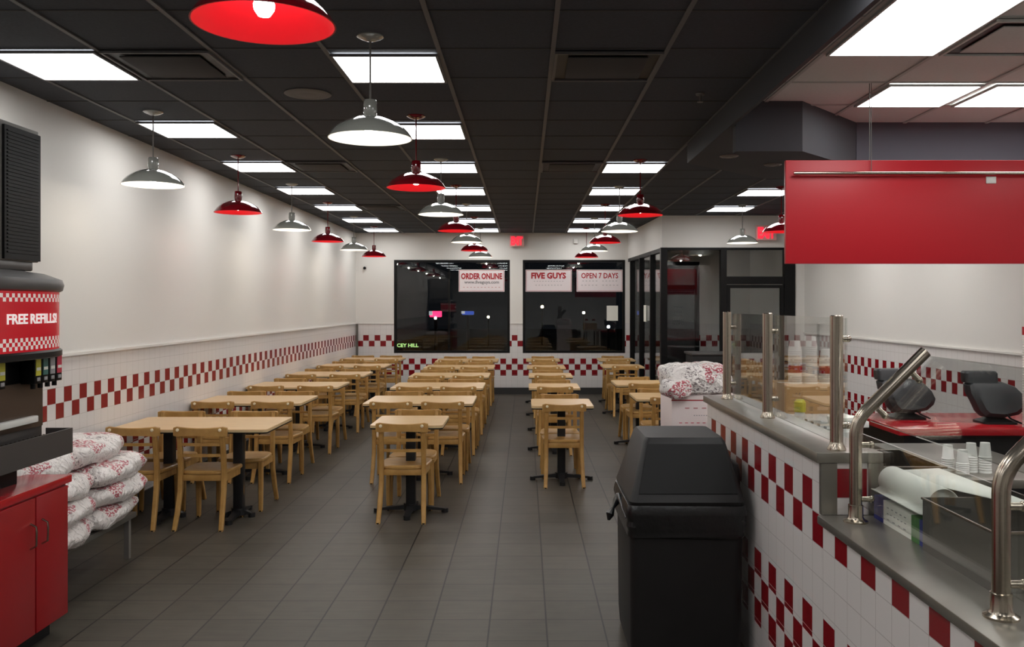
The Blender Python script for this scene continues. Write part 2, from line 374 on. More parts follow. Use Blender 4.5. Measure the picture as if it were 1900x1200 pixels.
# beam and soffit
struct('trim_7', B(1.365, 1.39, FRONT, 5.873, 2.872, CEIL), m_dark)
bm = bmesh.new(); prism(bm, [(1.365, 5.873), (1.84, 5.873), (2.449, 6.56), (RW, 6.56), (RW, 8.35), (2.28, 8.35), (1.365, 7.43)], 2.872, CEIL); struct('trim_8', bm, m_dark)
bm = bmesh.new(); prism(bm, [(1.40, 5.86), (1.84, 5.86), (2.455, 6.55), (2.40, 6.60), (1.80, 5.95), (1.40, 5.95)], 2.70, CEIL-.001); struct('trim_9', bm, m_dark)
bm = bmesh.new(); prism(bm, [(2.455, 6.545), (RW, 6.545), (RW, 6.64), (2.41, 6.64)], 2.60, CEIL-.001); struct('trim_10', bm, m_slate)

# vestibule (entry) walls and glazing
VD = 13.45; HZ = 2.556
VP0 = Vector((1.945, BACK, 0)); VP1 = Vector((2.083, VD, 0))
def vx(y): return 1.945+(BACK-y)*.04246
bm = bmesh.new(); prism(bm, [(vx(BACK), BACK), (vx(VD), VD), (vx(VD)+.1, VD), (vx(BACK)+.1, BACK)], HZ, CEIL-.001); struct('wall_vestibule', bm, m_white)
bm = bmesh.new(); box(bm, vx(VD)+.1, RW, VD, VD+.1, HZ, CEIL-.001); box(bm, 4.109, RW, VD, VD+.1, 0, HZ); struct('wall_entry.001', bm, m_white)
bm = bmesh.new()
for y in (16.45, 15.45, 14.43): box(bm, vx(y), vx(y)+.09, y-.045, y+.045, 0, HZ)
prism(bm, [(vx(BACK-.02), BACK-.02), (vx(VD), VD), (vx(VD)+.09, VD), (vx(BACK)+.09, BACK-.02)], HZ-.06, HZ)
prism(bm, [(vx(BACK-.02), BACK-.02), (vx(VD), VD), (vx(VD)+.09, VD), (vx(BACK)+.09, BACK-.02)], 0, .25)
f = struct('window_3', bm, m_black)
bm = bmesh.new(); prism(bm, [(vx(BACK)+.04, BACK-.02), (vx(VD+.1)+.04, VD+.1), (vx(VD+.1)+.046, VD+.1), (vx(BACK)+.046, BACK-.02)], .25, HZ-.06)
obj('pane', bm, m_glass, f, False)
bm = bmesh.new()
box(bm, 2.066, 2.165, VD-.02, VD+.09, 0, HZ); box(bm, 2.977, 3.067, VD-.02, VD+.09, 0, HZ); box(bm, 3.945, 4.109, VD-.02, VD+.09, 0, HZ)
box(bm, 2.165, 2.977, VD-.01, VD+.08, 0, .12); box(bm, 2.165, 2.977, VD-.01, VD+.08, HZ-.035, HZ); box(bm, 3.067, 3.945, VD-.01, VD+.08, HZ-.035, HZ)
box(bm, 3.067, 3.945, VD-.01, VD+.08, 2.0, 2.115)
f = struct('window_4', bm, m_black)
obj('pane', B(2.165, 2.977, VD+.03, VD+.036, .12, HZ-.035), m_glass, f, False)
obj('pane', B(3.067, 3.945, VD+.03, VD+.036, 2.115, HZ-.035), m_glass, f, False)
f = struct('door_1', frame_bm(3.075, 3.937, .01, 1.99, VD, VD+.05, .05), m_black)
obj('pane', B(3.125, 3.887, VD+.02, VD+.026, .06, 1.94), m_glass, f, False)
bm = bmesh.new(); tube(bm, [(3.86, VD-.05, .9), (3.86, VD-.05, 1.25)], .012); bar(bm, (3.86, VD-.05, .93), (3.86, VD+.005, .93), .014, .014); bar(bm, (3.86, VD-.05, 1.22), (3.86, VD+.005, 1.22), .014, .014)
obj('door_handle', bm, m_steel, f)
bm = frame_bm(DX[0], DX[1], 0, 2.5, BACK+.01, BACK+.09, .08); box(bm, DX[0]+.08, DX[1]-.08, BACK+.02, BACK+.08, 1.98, 2.06); box(bm, DX[0]+.08, DX[1]-.08, BACK+.02, BACK+.08, .08, .3)
f = struct('door_2', bm, m_black)
obj('pane', B(DX[0]+.08, DX[1]-.08, BACK+.05, BACK+.056, .3, 2.42), m_glass, f, False)
for k in range(5):
    t = text('lettering', ('HOURS', 'SUNDAY', 'MONDAY', 'OPEN', 'DAILY')[k] if False else '- - - - -', .07, (2.9, BACK+.045, 1.63-.075*k), RF, m_sgrey, f, bold=.002)

# ------------------------------------------------------------------ ceiling light panels
PX = {'A': GX[0], 'B': GX[3], 'C': GX[6], 'D': GX[9]}
ordw = ['first', 'second', 'third', 'fourth', 'fifth', 'sixth', 'seventh', 'eighth', 'ninth']
def panel_bms(w, h):
    a = bmesh.new()
    for q in ((0, w, 0, .015), (0, w, h-.015, h), (0, .015, .015, h-.015), (w-.015, w, .015, h-.015)): box(a, q[0], q[1], q[2], q[3], -.014, 0)
    return a, B(.015, w-.015, .015, h-.015, -.010, -.003)
lp = thing('ceiling_light', 'x', 'ceiling light')
a, b = panel_bms(.585, .585); obj('frame', a, m_tbar, lp); obj('diffuser', b, m_panel, lp, False); remember(lp)
used = [False]
def place_panel(x, y, z, label, group, root, flag):
    if not flag[0]: flag[0] = True; root.location = (x, y, z); root['label'] = label; root['group'] = group
    else: dup(root, (x, y, z), 0, label, group)
rows = [4.70+1.8225*k for k in range(7)]
for key, phrase, offs in (('A', 'in the left wall row', 0), ('B', 'in the row left of centre', .06), ('C', 'in the row right of centre', .06), ('D', 'in the row before the glass entry', .15)):
    ys = [y+offs for y in rows]
    vis = ys if key in 'AB' else (ys[2:] if key == 'C' else ys[3:5])
    if key == 'D': vis = vis+[ys[2]]  # extra unseen panel behind the board, added to brighten the right wall
    for k, y in enumerate(vis):
        if key == 'D' and k == 2: phrase = 'by the entry, added behind the red board'
        place_panel(PX[key]+.012, y+.011, CEIL-.008, 'square ceiling light panel, %s from the front %s' % (ordw[k], phrase), 'square light panels in the dark ceiling', lp, used)
for y, q in ((rows[2]+.05, 'nearer'), (rows[3], 'farther')): dup(lp, (GX[10]+.012, y+.011, CEIL-.008), 0, 'added hidden ceiling light panel close to the right wall, the %s of two there' % q)  # two more hidden panels added to light the right wall
# unseen panels added over and behind the camera, lighting the near room; rows continued
for key, ph in (('A', 'left wall row'), ('B', 'row left of centre'), ('C', 'row right of centre')):
    for k in (1, 2, 3): dup(lp, (PX[key]+.012, 4.70-1.8225*k+.011, CEIL-.008), 0, 'added unseen light panel over the viewer, %s going back in the %s' % (ordw[k-1], ph), 'square light panels in the dark ceiling')
kl = thing('ceiling_light', 'long white light panel in the white kitchen ceiling beside the dark beam', 'ceiling light', (1.612, 3.545, CEIL-.020), 0, 'light panels in the kitchen ceiling')
a, b = panel_bms(.581, 1.19); obj('frame', a, m_ktbar, kl); obj('diffuser', b, m_panel, kl, False)
kl.name = 'kitchen_ceiling_light'
ks = thing('kitchen_ceiling_light', 'square white kitchen ceiling light above the red board, left of the pair', 'ceiling light', (2.217, 5.377, CEIL-.020), 0, 'light panels in the kitchen ceiling')
a, b = panel_bms(.581, .581); obj('frame', a, m_ktbar, ks); obj('diffuser', b, m_panel, ks, False); remember(ks)
dup(ks, (2.87, 5.377, CEIL-.020), 0, 'square white kitchen ceiling light above the red board, right of the pair')
for k, (x, y) in enumerate(((2.822, 1.72), (1.612, .51), (2.822, -.70), (3.427, 3.545), (3.427, 5.377), (3.427, 1.72), (3.427, -.1))): dup(ks, (x, y, CEIL-.020), 0, 'added square kitchen ceiling light outside the view, %s from the left counter end' % ordw[k])  # unseen kitchen panels added to brighten the kitchen side and right wall

# vents, spots, sprinkler
def vent(x, y, label, w=.585, z=CEIL-.008, mat=None, matd=None):
    t = thing('ceiling_vent', label, 'ceiling vent', (x, y, z), 0, 'square ceiling vents')
    a, _ = panel_bms(w, w); obj('frame', a, mat or m_tbar, t)
    bm = B(.015, w-.015, .015, w-.015, -.004, -.001); obj('backing', bm, m_black, t)
    bm = B(.075, w-.075, .075, w-.075, -.016, -.008, bev=.003); obj('plaque', bm, matd or m_cross, t)
vent(GX[1]+.012, rows[0]+.011, 'dark square air vent beside the nearest left ceiling light')
vent(GX[1]+.012, rows[2]+.011, 'dark square air vent beside the third light of the left row')
vent(GX[1]+.012, rows[4]+.011, 'dark square air vent beside the fifth light of the left row')
vent(GX[5]+.012, rows[2]+.03, 'dark square air vent left of the first light of the right row')
vent(GX[5]+.012, rows[0]+.03, 'dark square air vent in the bare ceiling above the middle aisle')
vent(2.217, 4.155, 'white square air vent in the kitchen ceiling beside the long light', .581, CEIL-.020, m_kceil, m_kceil)
def disc(name, label, cat, x, y, z, r, mat, grp=None):
    bm = bmesh.new(); lathe(bm, [(0.001, z-.012), (r*.35, z-.013), (r*.6, z-.006), (r*.75, z-.012), (r, z-.004), (r, z)], 28); 
    for v in bm.verts: v.co.x += x; v.co.y += y
    o = obj(name, bm, mat); tag(o, label, cat, grp); return o
disc('round_diffuser', 'round dark air diffuser in the ceiling, left of the nearest white pendant', 'air diffuser', -1.40, 5.70, CEIL-.002, .15, m_tbar)
disc('recessed_spotlight', 'small round spotlight in the dark soffit, left of the two', 'spotlight', 1.63, 7.06, 2.872, .075, m_grey, 'soffit spotlights')
disc('recessed_spotlight', 'small round spotlight in the dark soffit, the one nearer the red board', 'spotlight', 2.10, 7.49, 2.872, .075, m_grey, 'soffit spotlights')
t = thing('sprinkler_head', 'small sprinkler head under the dark ceiling beside the beam', 'sprinkler', (1.13, 5.7, CEIL-.001))
bm = bmesh.new(); lathe(bm, [(.001, 0), (.03, 0), (.028, -.01), (.008, -.012), (.008, -.05), (.02, -.052), (.02, -.056), (.001, -.057)], 16); obj('head', bm, m_grey, t)

# ------------------------------------------------------------------ pendants
def make_pendant(kind):
    out, inn = (m_lredout, m_lredin) if kind == 'red' else (m_lwhtout, m_lwhtin)
    t = thing('pendant_lamp', 'x', 'pendant lamp')
    # origin at ceiling
    bm = bmesh.new(); lathe(bm, [(.001, 0), (.068, 0), (.068, -.006), (.05, -.016), (.02, -.026), (.001, -.028)], 28); obj('canopy', bm, out, t)
    bm = bmesh.new(); tube(bm, [(0, 0, -.02), (0, 0, -.36)], .005, 8); obj('cord', bm, m_grey if kind == 'white' else m_lredout, t)
    zt = -.355; zr = -.520
    bm = bmesh.new(); lathe(bm, [(.001, zt+.03), (.030, zt+.03), (.034, zt+.02), (.036, zt-.03), (.030, zt-.052), (.026, zt-.060), (.001, zt-.062)], 24); obj('socket_cap', bm, out, t)
    prof = [(.026, zt-.052), (.060, zt-.057), (.100, zt-.070), (.140, zt-.089), (.172, zt-.111), (.194, zt-.134), (.207, zt-.152), (.213, zr)]
    ip = [(.208, zr), (.202, zt-.155), (.189, zt-.138), (.168, zt-.116), (.137, zt-.094), (.098, zt-.076), (.058, zt-.064), (.024, zt-.060)]
    bm = bmesh.new(); lathe(bm, prof, 48); obj('lamp_shade', bm, out, t)
    bm = bmesh.new(); lathe(bm, [(.213, zr), (.208, zr)]+ip[1:], 48)
    obj('shade_lining', bm, inn, t)
    bm = bmesh.new(); lathe(bm, [(.001, zt-.145), (.018, zt-.140), (.030, zt-.122), (.032, zt-.105), (.024, zt-.085), (.014, zt-.066), (.013, zt-.06)], 20); obj('bulb', bm, m_bulb, t)
    ld = bpy.data.lights.new('bulb_light', 'POINT'); ld.energy = BULB_W*(1 if kind == 'white' else .40); ld.shadow_soft_size = .02; ld.color = (1, .93, .82)
    lo = bpy.data.objects.new('bulb_light', ld); COL.objects.link(lo); lo.location = (0, 0, zt-.165); lo.parent = t
    return remember(t)
pend = {'red': make_pendant('red'), 'white': make_pendant('white')}; pused = {'red': False, 'white': False}
def pendant(x, y, kind, label):
    g = 'pendant lamps with %s shades' % kind
    if not pused[kind]:
        p = pend[kind]; p.location = (x, y, CEIL); p['label'] = label; p['group'] = g; pused[kind] = True
    else: dup(pend[kind], (x, y, CEIL), 0, label, g)
for k, y in enumerate((6.233, 8.08, 9.94, 11.75, 13.55, 15.35)):
    kd = 'white' if k % 2 == 0 else 'red'; pendant(-2.622, y, kd, '%s dome pendant lamp, %s from the front in the row beside the left wall' % (kd, ordw[k]))
for k, y in enumerate((2.66, 4.485, 6.375, 8.258, 10.08, 11.9, 13.72, 15.55)):
    kd = 'red' if k % 2 == 0 else 'white'; pendant(-.785, y, kd, '%s dome pendant lamp, %s from the front in the middle row' % (kd, ordw[k]))
for k, y in enumerate((8.32, 10.15, 11.98, 13.8, 15.6)):
    kd = 'red' if k % 2 == 0 else 'white'; pendant(1.086, y, kd, '%s dome pendant lamp, %s from the front in the row right of the aisle' % (kd, ordw[k]))
pendant(2.96, 8.40, 'white', 'added white dome pendant lamp wholly hidden behind the red board'); pendant(2.96, 10.2, 'red', 'red dome pendant lamp half hidden by the red board'); pendant(2.96, 12.03, 'white', 'white dome pendant lamp in front of the glass entry')  # first pendant is added out of sight to light the right wall

# ------------------------------------------------------------------ tables
TH = .745
def make_table(name, w, d, poles):
    t = thing(name, 'x', 'table')
    def slab(o, z0, z1, mat, nm):
        bm = bmesh.new(); prism(bm, [(x, y) for x, y, _ in rrect(-w/2-o, w/2+o, -o, d+o, .035+o, 0, 4)], z0, z1); obj(nm, bm, mat, t)
    slab(-.002, TH-.004, TH, m_top, 'tabletop'); slab(0, TH-.021, TH-.0042, m_edge, 'edge_band'); slab(-.001, TH-.031, TH-.0212, m_black, 'underside')
    for px in poles:
        bm = bmesh.new(); box(bm, px-.038, px+.038, d/2-.038, d/2+.038, .05, TH-.034, bev=.006); box(bm, px-.16, px+.16, d/2-.16, d/2+.16, TH-.040, TH-.0285)
        obj('pedestal', bm, m_iron, t)
        bm = bmesh.new()
        r = .275 if len(poles) == 1 else .25
        for dx, dy in ((1, 0), (-1, 0), (0, 1), (0, -1)):
            if len(poles) == 2 and dx: 
                L = .10
            else: L = r if dx else min(r, d/2-.05)
            cx, cy = px+dx*L, d/2+dy*L
            loft(bm, [[(px+(-dy*s)*.03+dx*.03, d/2+dx*s*.03+dy*.03, z) for s, z in ((-1, .03), (1, .03), (1, .065), (-1, .065))],
                      [(cx+(-dy*s)*.02, cy+dx*s*.02, z) for s, z in ((-1, .018), (1, .018), (1, .036), (-1, .036))]])
            tube(bm, [(cx, cy, .0), (cx, cy, .034)], .028, 14)
        tube(bm, [(px, d/2, .02), (px, d/2, .075)], .06, 18)
        obj('base', bm, m_iron, t)
    return remember(t)
prot = {}
def table(kind, x, y, w, d, poles, label, group):
    key = (w, d)
    if key not in prot:
        t = make_table('dining_table', w, d, poles); prot[key] = t; t.location = (x, y, 0); t['label'] = label; t['group'] = group
    else: dup(prot[key], (x, y, 0), 0, label, group)

# ------------------------------------------------------------------ chairs
def make_chair():
    t = thing('dining_chair', 'x', 'chair')
    CT = .775
    # seat: rounded trapezoid, saddle
    bm = bmesh.new(); n = 40; ring = []
    def outline(k, inset=0):
        a = 2*PI*k/n; c, s = math.cos(a), math.sin(a)
        px = math.copysign(abs(c)**.45, c); py = math.copysign(abs(s)**.45, s)
        wx = .178+.026*(py*.5+.5) - inset; return px*wx, py*(.20-inset)
    rings = []
    for ins, z in ((.02, .395), (.004, .402), (0, .412), (.002, .424), (.012, .431), (.06, .428), (.12, .422)):
        rings.append([(*outline(k, ins), z) for k in range(n)])
    loft(bm, rings); obj('seat', bm, m_wood, t)
    # rear posts + legs
    for s in (-1, 1):
        bm = bmesh.new()
        P = [(s*.176, -.282, 0), (s*.169, -.236, .14), (s*.165, -.195, .29), (s*.165, -.188, .42), (s*.164, -.198, .55), (s*.163, -.214, .66), (s*.162, -.232, .762)]
        rings = []
        for i, p in enumerate(P):
            wx, wy = (.0185, .018) if i else (.0165, .016)
            wy = .022 if 2 <= i <= 3 else wy; wx = .019 if i > 3 else wx
            rings.append([(p[0]+a*wx*q, p[1]+b*wy*q, p[2]) for a, b, q in ((-1, -.6, 1), (-.6, -1, 1), (.6, -1, 1), (1, -.6, 1), (1, .6, 1), (.6, 1, 1), (-.6, 1, 1), (-1, .6, 1))])
        loft(bm, rings); obj('leg', bm, m_wood, t)
        bm = bmesh.new(); q = [(s*.172, .170, 0), (s*.171, .165, .20), (s*.168, .160, .402)]
        rings = []
        for i, p in enumerate(q):
            w_ = (.0155, .0185, .021)[i]
            rings.append([(p[0]+a*w_, p[1]+b*w_, p[2]) for a, b in ((-1, -.6), (-.6, -1), (.6, -1), (1, -.6), (1, .6), (.6, 1), (-.6, 1), (-1, .6))])
        loft(bm, rings); obj('leg', bm, m_wood, t)
    # crest rail
    bm = bmesh.new(); N = 14; rings = []
    for i in range(N+1):
        u = -1+2*i/N; x = u*.203; yb = -.232-.034*(1-u*u)+.004
        zt = CT-.012*(1-u*u)*1.0-(.012 if abs(u) > .98 else 0); zb = .692+.014*(1-abs(u)**2.5)+(0.01 if abs(u) > .98 else 0)
        rings.append([(x, yb-.010, zb), (x, yb-.012, (zb+zt)/2), (x, yb-.010, zt-.004), (x, yb-.004, zt), (x, yb+.006, zt), (x, yb+.010, zt-.004), (x, yb+.010, zb)])
    loft(bm, rings); cr = obj('crest_rail', bm, m_wood, t)
    for s in (-1, 1):
        bm = bmesh.new(); tube(bm, [(s*.160, -.262, .748), (s*.160, -.267, .748), (s*.160, -.270, .748)], [.0125, .0125, .008], 14); obj('screw_cap', bm, m_cap, t)
    for s in (-1, 1):
        for px, py in ((s*.176, -.282), (s*.172, .170)):
            bm = bmesh.new(); tube(bm, [(px, py, 0), (px, py, .009)], .0175, 12); obj('foot_glide', bm, m_black, t)
    for z, y in ((.634, -.212), (.551, -.200)):
        bm = bmesh.new(); rings = []
        for i in range(11):
            u = -1+.2*i; x = u*.15; yb = y-.016*(1-u*u)
            rings.append([(x, yb-.007, z-.011), (x, yb-.007, z+.011), (x, yb+.007, z+.011), (x, yb+.007, z-.011)])
        loft(bm, rings); obj('back_slat', bm, m_wood, t)
    bm = bmesh.new()
    box(bm, -.152, .152, .150, .168, .345, .401, bev=.003)
    for s in (-1, 1): bar(bm, (s*.166, -.172, .375), (s*.168, .146, .375), .016, .05)
    box(bm, -.148, .148, -.192, -.176, .355, .401, bev=.003)
    obj('apron', bm, m_wood, t)
    return remember(t)
chair0 = make_chair(); cused = [False]
def chair(x, y, rz, label, group):
    if not cused[0]: chair0.location = (x, y, 0); chair0.rotation_euler = (0, 0, rz); chair0['label'] = label; chair0['group'] = group; cused[0] = True
    else: dup(chair0, (x, y, 0), rz, label, group)
def near_chair(x, yf, label, g, j=0): chair(x+random.uniform(-.012, .012), yf+.215+j, random.uniform(-.035, .035), label, g)
def far_chair(x, yb, label, g, j=0): chair(x+random.uniform(-.012, .012), yb-.135+j, PI+random.uniform(-.035, .035), label, g)
# left wall row: four seats per table
LT = [(-2.545, 6.64), (-2.66, 8.40), (-2.66, 10.04), (-2.66, 11.70), (-2.65, 13.38), (-2.65, 15.06)]
for k, (x, y) in enumerate(LT):
    o = ordw[k]
    table('L', x, y, 1.21 if not k else 1.05, .76, (-.275, .275) if not k else (0,), 'wide pale wood table, %s from the front along the left wall' % o, 'four-seat tables along the left wall')
    for dx, side in ((-.29 if k else -.385, 'wall side'), (.28 if k else .115, 'aisle side')):
        near_chair(x+dx, y, 'pale wooden chair on the near %s of the %s table along the left wall' % (side, o), 'chairs at the left wall tables')
    for dx, side in ((-.41 if not k else -.28, 'wall side'), (.23, 'aisle side')):
        if y+.75+.3 < BACK+.1: far_chair(x+dx, y+.75, 'pale wooden chair on the far %s of the %s table along the left wall' % (side, o), 'chairs at the left wall tables', .12)
# middle row
table('M1', -.925, 6.87, .57, .62, (0,), 'small square two-seat wooden table at the front of the middle row', 'small two-seat tables')
near_chair(-.955, 6.86, 'nearest wooden chair, back to the camera, at the small front table of the middle row', 'chairs at the small tables')
far_chair(-.95, 7.49, 'wooden chair on the far side of the small front table of the middle row', 'chairs at the small tables', .14)
MT = [(-1.02, 8.38), (-1.0, 9.94), (-1.0, 11.5), (-.99, 13.1), (-.98, 14.75)]
for k, (x, y) in enumerate(MT):
    o = ordw[k]
    table('M', x, y, 1.05, .76, (0,), 'four-seat pale wood table, %s from the front in the middle row' % o, 'four-seat tables in the middle row')
    for dx, side in ((-.25, 'left'), (.25, 'right')):
        near_chair(x+dx, y, 'wooden chair on the near %s of the %s four-seat table in the middle row' % (side, o), 'chairs at the middle tables')
        far_chair(x+dx, y+.76, 'wooden chair on the far %s of the %s four-seat table in the middle row' % (side, o), 'chairs at the middle tables', .12)
for k, (x, y) in enumerate([(.35, 8.18), (.335, 9.93), (.34, 11.55), (.32, 13.15), (.31, 14.9)]):
    o = ordw[k]
    table('C', x, y, .58, .66, (0,), 'small two-seat wooden table, %s from the front in the row right of the aisle' % o, 'small two-seat tables')
    near_chair(x, y, 'wooden chair on the near side of the %s small table right of the aisle' % o, 'chairs at the small tables')
    far_chair(x, y+.66, 'wooden chair on the far side of the %s small table right of the aisle' % o, 'chairs at the small tables', .12)
for k, (x, y) in enumerate([(1.42, 8.77), (1.38, 10.36), (1.50, 13.35), (1.58, 15.0)]):
    o = ordw[k]
    table('R', x, y, .62, .68, (0,), 'small two-seat wooden table, %s from the front in the row by the glass entry' % o, 'small two-seat tables')
    near_chair(x+.02, y, 'wooden chair on the near side of the %s small table by the glass entry' % o, 'chairs at the small tables')
    far_chair(x, y+.68, 'wooden chair on the far side of the %s small table by the glass entry' % o, 'chairs at the small tables', .12)

# ------------------------------------------------------------------ window signs, exit signs
def window_sign(name, label, x0, x1, z0, z1, lines, y=BACK+.035):
    t = thing(name, label, 'sign', ((x0+x1)/2, y, (z0+z1)/2), 0, 'banners in the windows')
    w, h = x1-x0, z1-z0
    obj('panel', B(-w/2, w/2, 0, .004, -h/2, h/2), m_papere, t, False)
    obj('border', frame_bm(-w/2+.012, w/2-.012, -h/2+.012, h/2-.012, -.0015, 0, .006), m_sred, t, False)
    for body, size, dz, wd, mat, bold in lines: text('lettering', body, size, (0, -.002, dz), RF, mat, t, bold=bold, width=wd)
window_sign('window_banner', 'white banner with red ORDER ONLINE lettering in the left window', -1.253, -.387, 1.935, 2.352,
    [('ORDER ONLINE', .15, .085, .78, m_sred, .006), ('www.fiveguys.com', .08, -.035, .66, m_sgrey, .002), ('- - - - - - - - - - -', .05, -.125, .7, m_sred, .001)])
window_sign('window_banner', 'white banner headed by a red two-word shop name, left in the right window', .010, .886, 1.935, 2.352,
    [('FIVE GUYS', .15, .095, .66, m_sred, .007), ('- - - - - - - - - - -', .05, -.01, .56, m_sgrey, .001), ('- - - - - - - - -', .06, -.085, .5, m_sgrey, .001)])
window_sign('window_banner', 'white OPEN 7 DAYS hours banner, right in the right window', .978, 1.853, 1.935, 2.352,
    [('OPEN 7 DAYS', .14, .095, .70, m_sred, .003), ('- - - - -   - - - - -', .06, -.005, .66, m_sgrey, .001), ('- - - - -   - - - - -', .06, -.085, .7, m_sgrey, .001)])
tag(obj('paper_notice', B(1.548, 1.762, BACK+.035, BACK+.038, 1.385, 1.67), m_paper, None, False), 'blank white sheet of paper taped low in the right window', 'notice')
tag(obj('paper_notice', B(vx(15.0)+.03, vx(15.0)+.034, 14.95, 15.25, 1.40, 1.68), m_paper, None, False), 'white sheet of paper taped on the side glass of the entry', 'notice')
def exit_sign(label, x0, x1, z0, z1, y):
    t = thing('exit_sign', label, 'exit sign', ((x0+x1)/2, y, (z0+z1)/2))
    w, h = x1-x0, z1-z0
    obj('housing', B(-w/2, w/2, .0, .05, -h/2, h/2, bev=.006), m_exitface, t)
    text('lettering', 'EXIT', h*.95, (0, -.004, 0), RF, m_exit, t, bold=.012, width=w*.84, ext=.003)
    obj('bracket', B(-.03, .03, .05, .102, h/2-.08, h/2-.02), m_white, t)
exit_sign('small red EXIT sign on the back wall between the two windows', -.285, -.02, 2.78, 2.995, BACK-.105)
exit_sign('red lit EXIT sign above the glass entry door', 3.49, 3.80, 2.66, 2.885, VD-.105)
tag(obj('emergency_light', B(.92, 1.0, BACK-.06, BACK, 2.84, 2.93, bev=.01), m_white), 'tiny white emergency light high on the back wall above the right window', 'emergency light')
t = thing('security_camera', 'small dark dome camera on the back wall beside the left window', 'camera', (-3.02, BACK, 2.38))
obj('mount', B(-.03, .03, -.03, 0, -.03, .05), m_white, t)
bm = bmesh.new(); bmesh.ops.create_uvsphere(bm, u_segments=14, v_segments=8, radius=.028, matrix=Matrix.Translation((0, -.045, 0))); obj('lens', bm, m_black, t)

# ------------------------------------------------------------------ outside at night
tag(obj('parking_lot', B(-30, 30, BACK+.3, 70, -.32, -.2), m_asphalt, None, False), 'dark asphalt parking lot outside the windows', 'parking lot', kind='structure'); bpy.data.objects['parking_lot'].name = 'trim_11'
def atp(x, y, d): return ((x-974)*d/F, d, EYE+(566-y)*d/F)
def street_lamp(px, py, d, mat, label, r=.07):
    x, y, z = atp(px, py, d); t = thing('street_lamp', label, 'street lamp', (x, y, -.2), 0, 'far street lamps')
    bm = bmesh.new(); tube(bm, [(0, 0, 0), (0, 0, z+.2-r)], .05, 8); obj('pole', bm, m_iron, t)
    bm = bmesh.new(); bmesh.ops.create_uvsphere(bm, u_segments=12, v_segments=8, radius=r, matrix=Matrix.Translation((0, 0, z+.2))); obj('lamp_head', bm, mat, t)
street_lamp(1006, 569, 42, m_lampo, 'far orange street lamp seen left in the right window')
street_lamp(1083, 580, 48, m_lampo, 'far orange street lamp seen mid right window')
street_lamp(1129, 606, 30, m_lampw, 'low bluish lamp outside below the taped paper sheet', .05)
street_lamp(906, 588, 40, m_lampo, 'far orange street lamp seen in the left window', .055)
street_lamp(808, 590, 34, m_lampo, 'orange lamp glow just under the red roadside sign', .05)
def road_sign(x0, x1, y0, y1, d, mat, mat2, label, body=None):
    a = atp(x0, y1, d); b = atp(x1, y0, d); t = thing('roadside_sign', label, 'roadside sign', ((a[0]+b[0])/2, d, -.2))
    w, z0, z1 = b[0]-a[0], a[2]+.2, b[2]+.2
    obj('sign_box', B(-w/2, w/2, 0, .2, z0, z1, bev=.03), mat, t); bm = bmesh.new(); tube(bm, [(0, .1, 0), (0, .1, z0)], .06, 8); obj('pole', bm, m_iron, t)
    if body: text('lettering', body, (z1-z0)*.7, (0, -.02, (z0+z1)/2), RF, mat2, t, bold=.01, width=w*.8)
    else: obj('emblem', B(-w/2-.02, -w/2+w*.25, -.02, 0, z0+(z1-z0)*.3, z1, bev=.005), mat2, t)
road_sign(797, 819, 577, 588, 34, m_neonr, m_neonw, 'small glowing red roadside sign beyond the left window')
road_sign(857, 879, 577, 584, 36, m_neonb, m_neonw, 'small blue lit roadside sign beyond the left window')
t = thing('roadside_sign', 'green lit ICEY HILL lettering sign at the lower left of the left window', 'roadside sign', (0, 0, 0))
t.location = (-3.20, 24, -.2)
obj('sign_box', B(-.45, .42, .03, .12, .5, .95), m_black, t)
text('lettering', 'ICEY HILL', .13, (0, 0, .79), RF, m_neong, t, bold=.004, width=.62)
obj('base', B(-.3, .3, .04, .11, 0, .5), m_black, t)

# ------------------------------------------------------------------ soda station on the left
CX = -2.35; CE = 4.588; CN = 2.7
t = thing('drink_cabinet', 'red laminate cabinet with countertop under the drink machine', 'cabinet', (0, 0, 0))
obj('body', B(LW+.03, CX-.02, CN, CE-.03, .09, .765, bev=.002), m_redcab, t)
obj('countertop', B(LW+.016, CX, CN, CE, .765, .803, bev=.004), m_redtop, t)
obj('toe_kick', B(LW+.05, CX-.08, CN, CE-.07, 0, .09), m_black, t)
for (a, b, hy) in ((4.255, CE-.04, 4.30), (3.65, 4.245, 4.20), (3.0, 3.64, 3.6)):
    d = obj('door', B(CX-.02, CX-.001, a, b, .10, .755, bev=.003), m_redcab, t)
    bm = bmesh.new(); tube(bm, [(CX, hy, .52), (CX+.028, hy, .535), (CX+.03, hy, .60), (CX+.028, hy, .625), (CX, hy, .64)], .005, 8); obj('handle', bm, m_steel, d)
s = thing('drink_machine', 'black soda fountain with lit red FREE REFILLS band on the red cabinet', 'drink machine', (0, 0, 0))
# plan curve of the drum (superellipse)
DCx, DCy, DA, DB, DN = -2.75, 4.08, .455, .56, 3.0
def dplan(a, off=0):
    c, q = math.cos(a), math.sin(a)
    return (max(LW+.03, DCx+math.copysign(abs(c)**(2/DN), c)*(DA+off)), DCy+math.copysign(abs(q)**(2/DN), q)*(DB+off))
NA = 96
def drum(off_z):
    bm = bmesh.new(); rings = [[(*dplan(2*PI*k/NA, o), z) for k in range(NA)] for o, z in off_z]; loft(bm, rings); return bm
MX = DCx
obj('drum_core', drum([(-.005, 1.44), (-.005, 1.76)]), m_black, s)
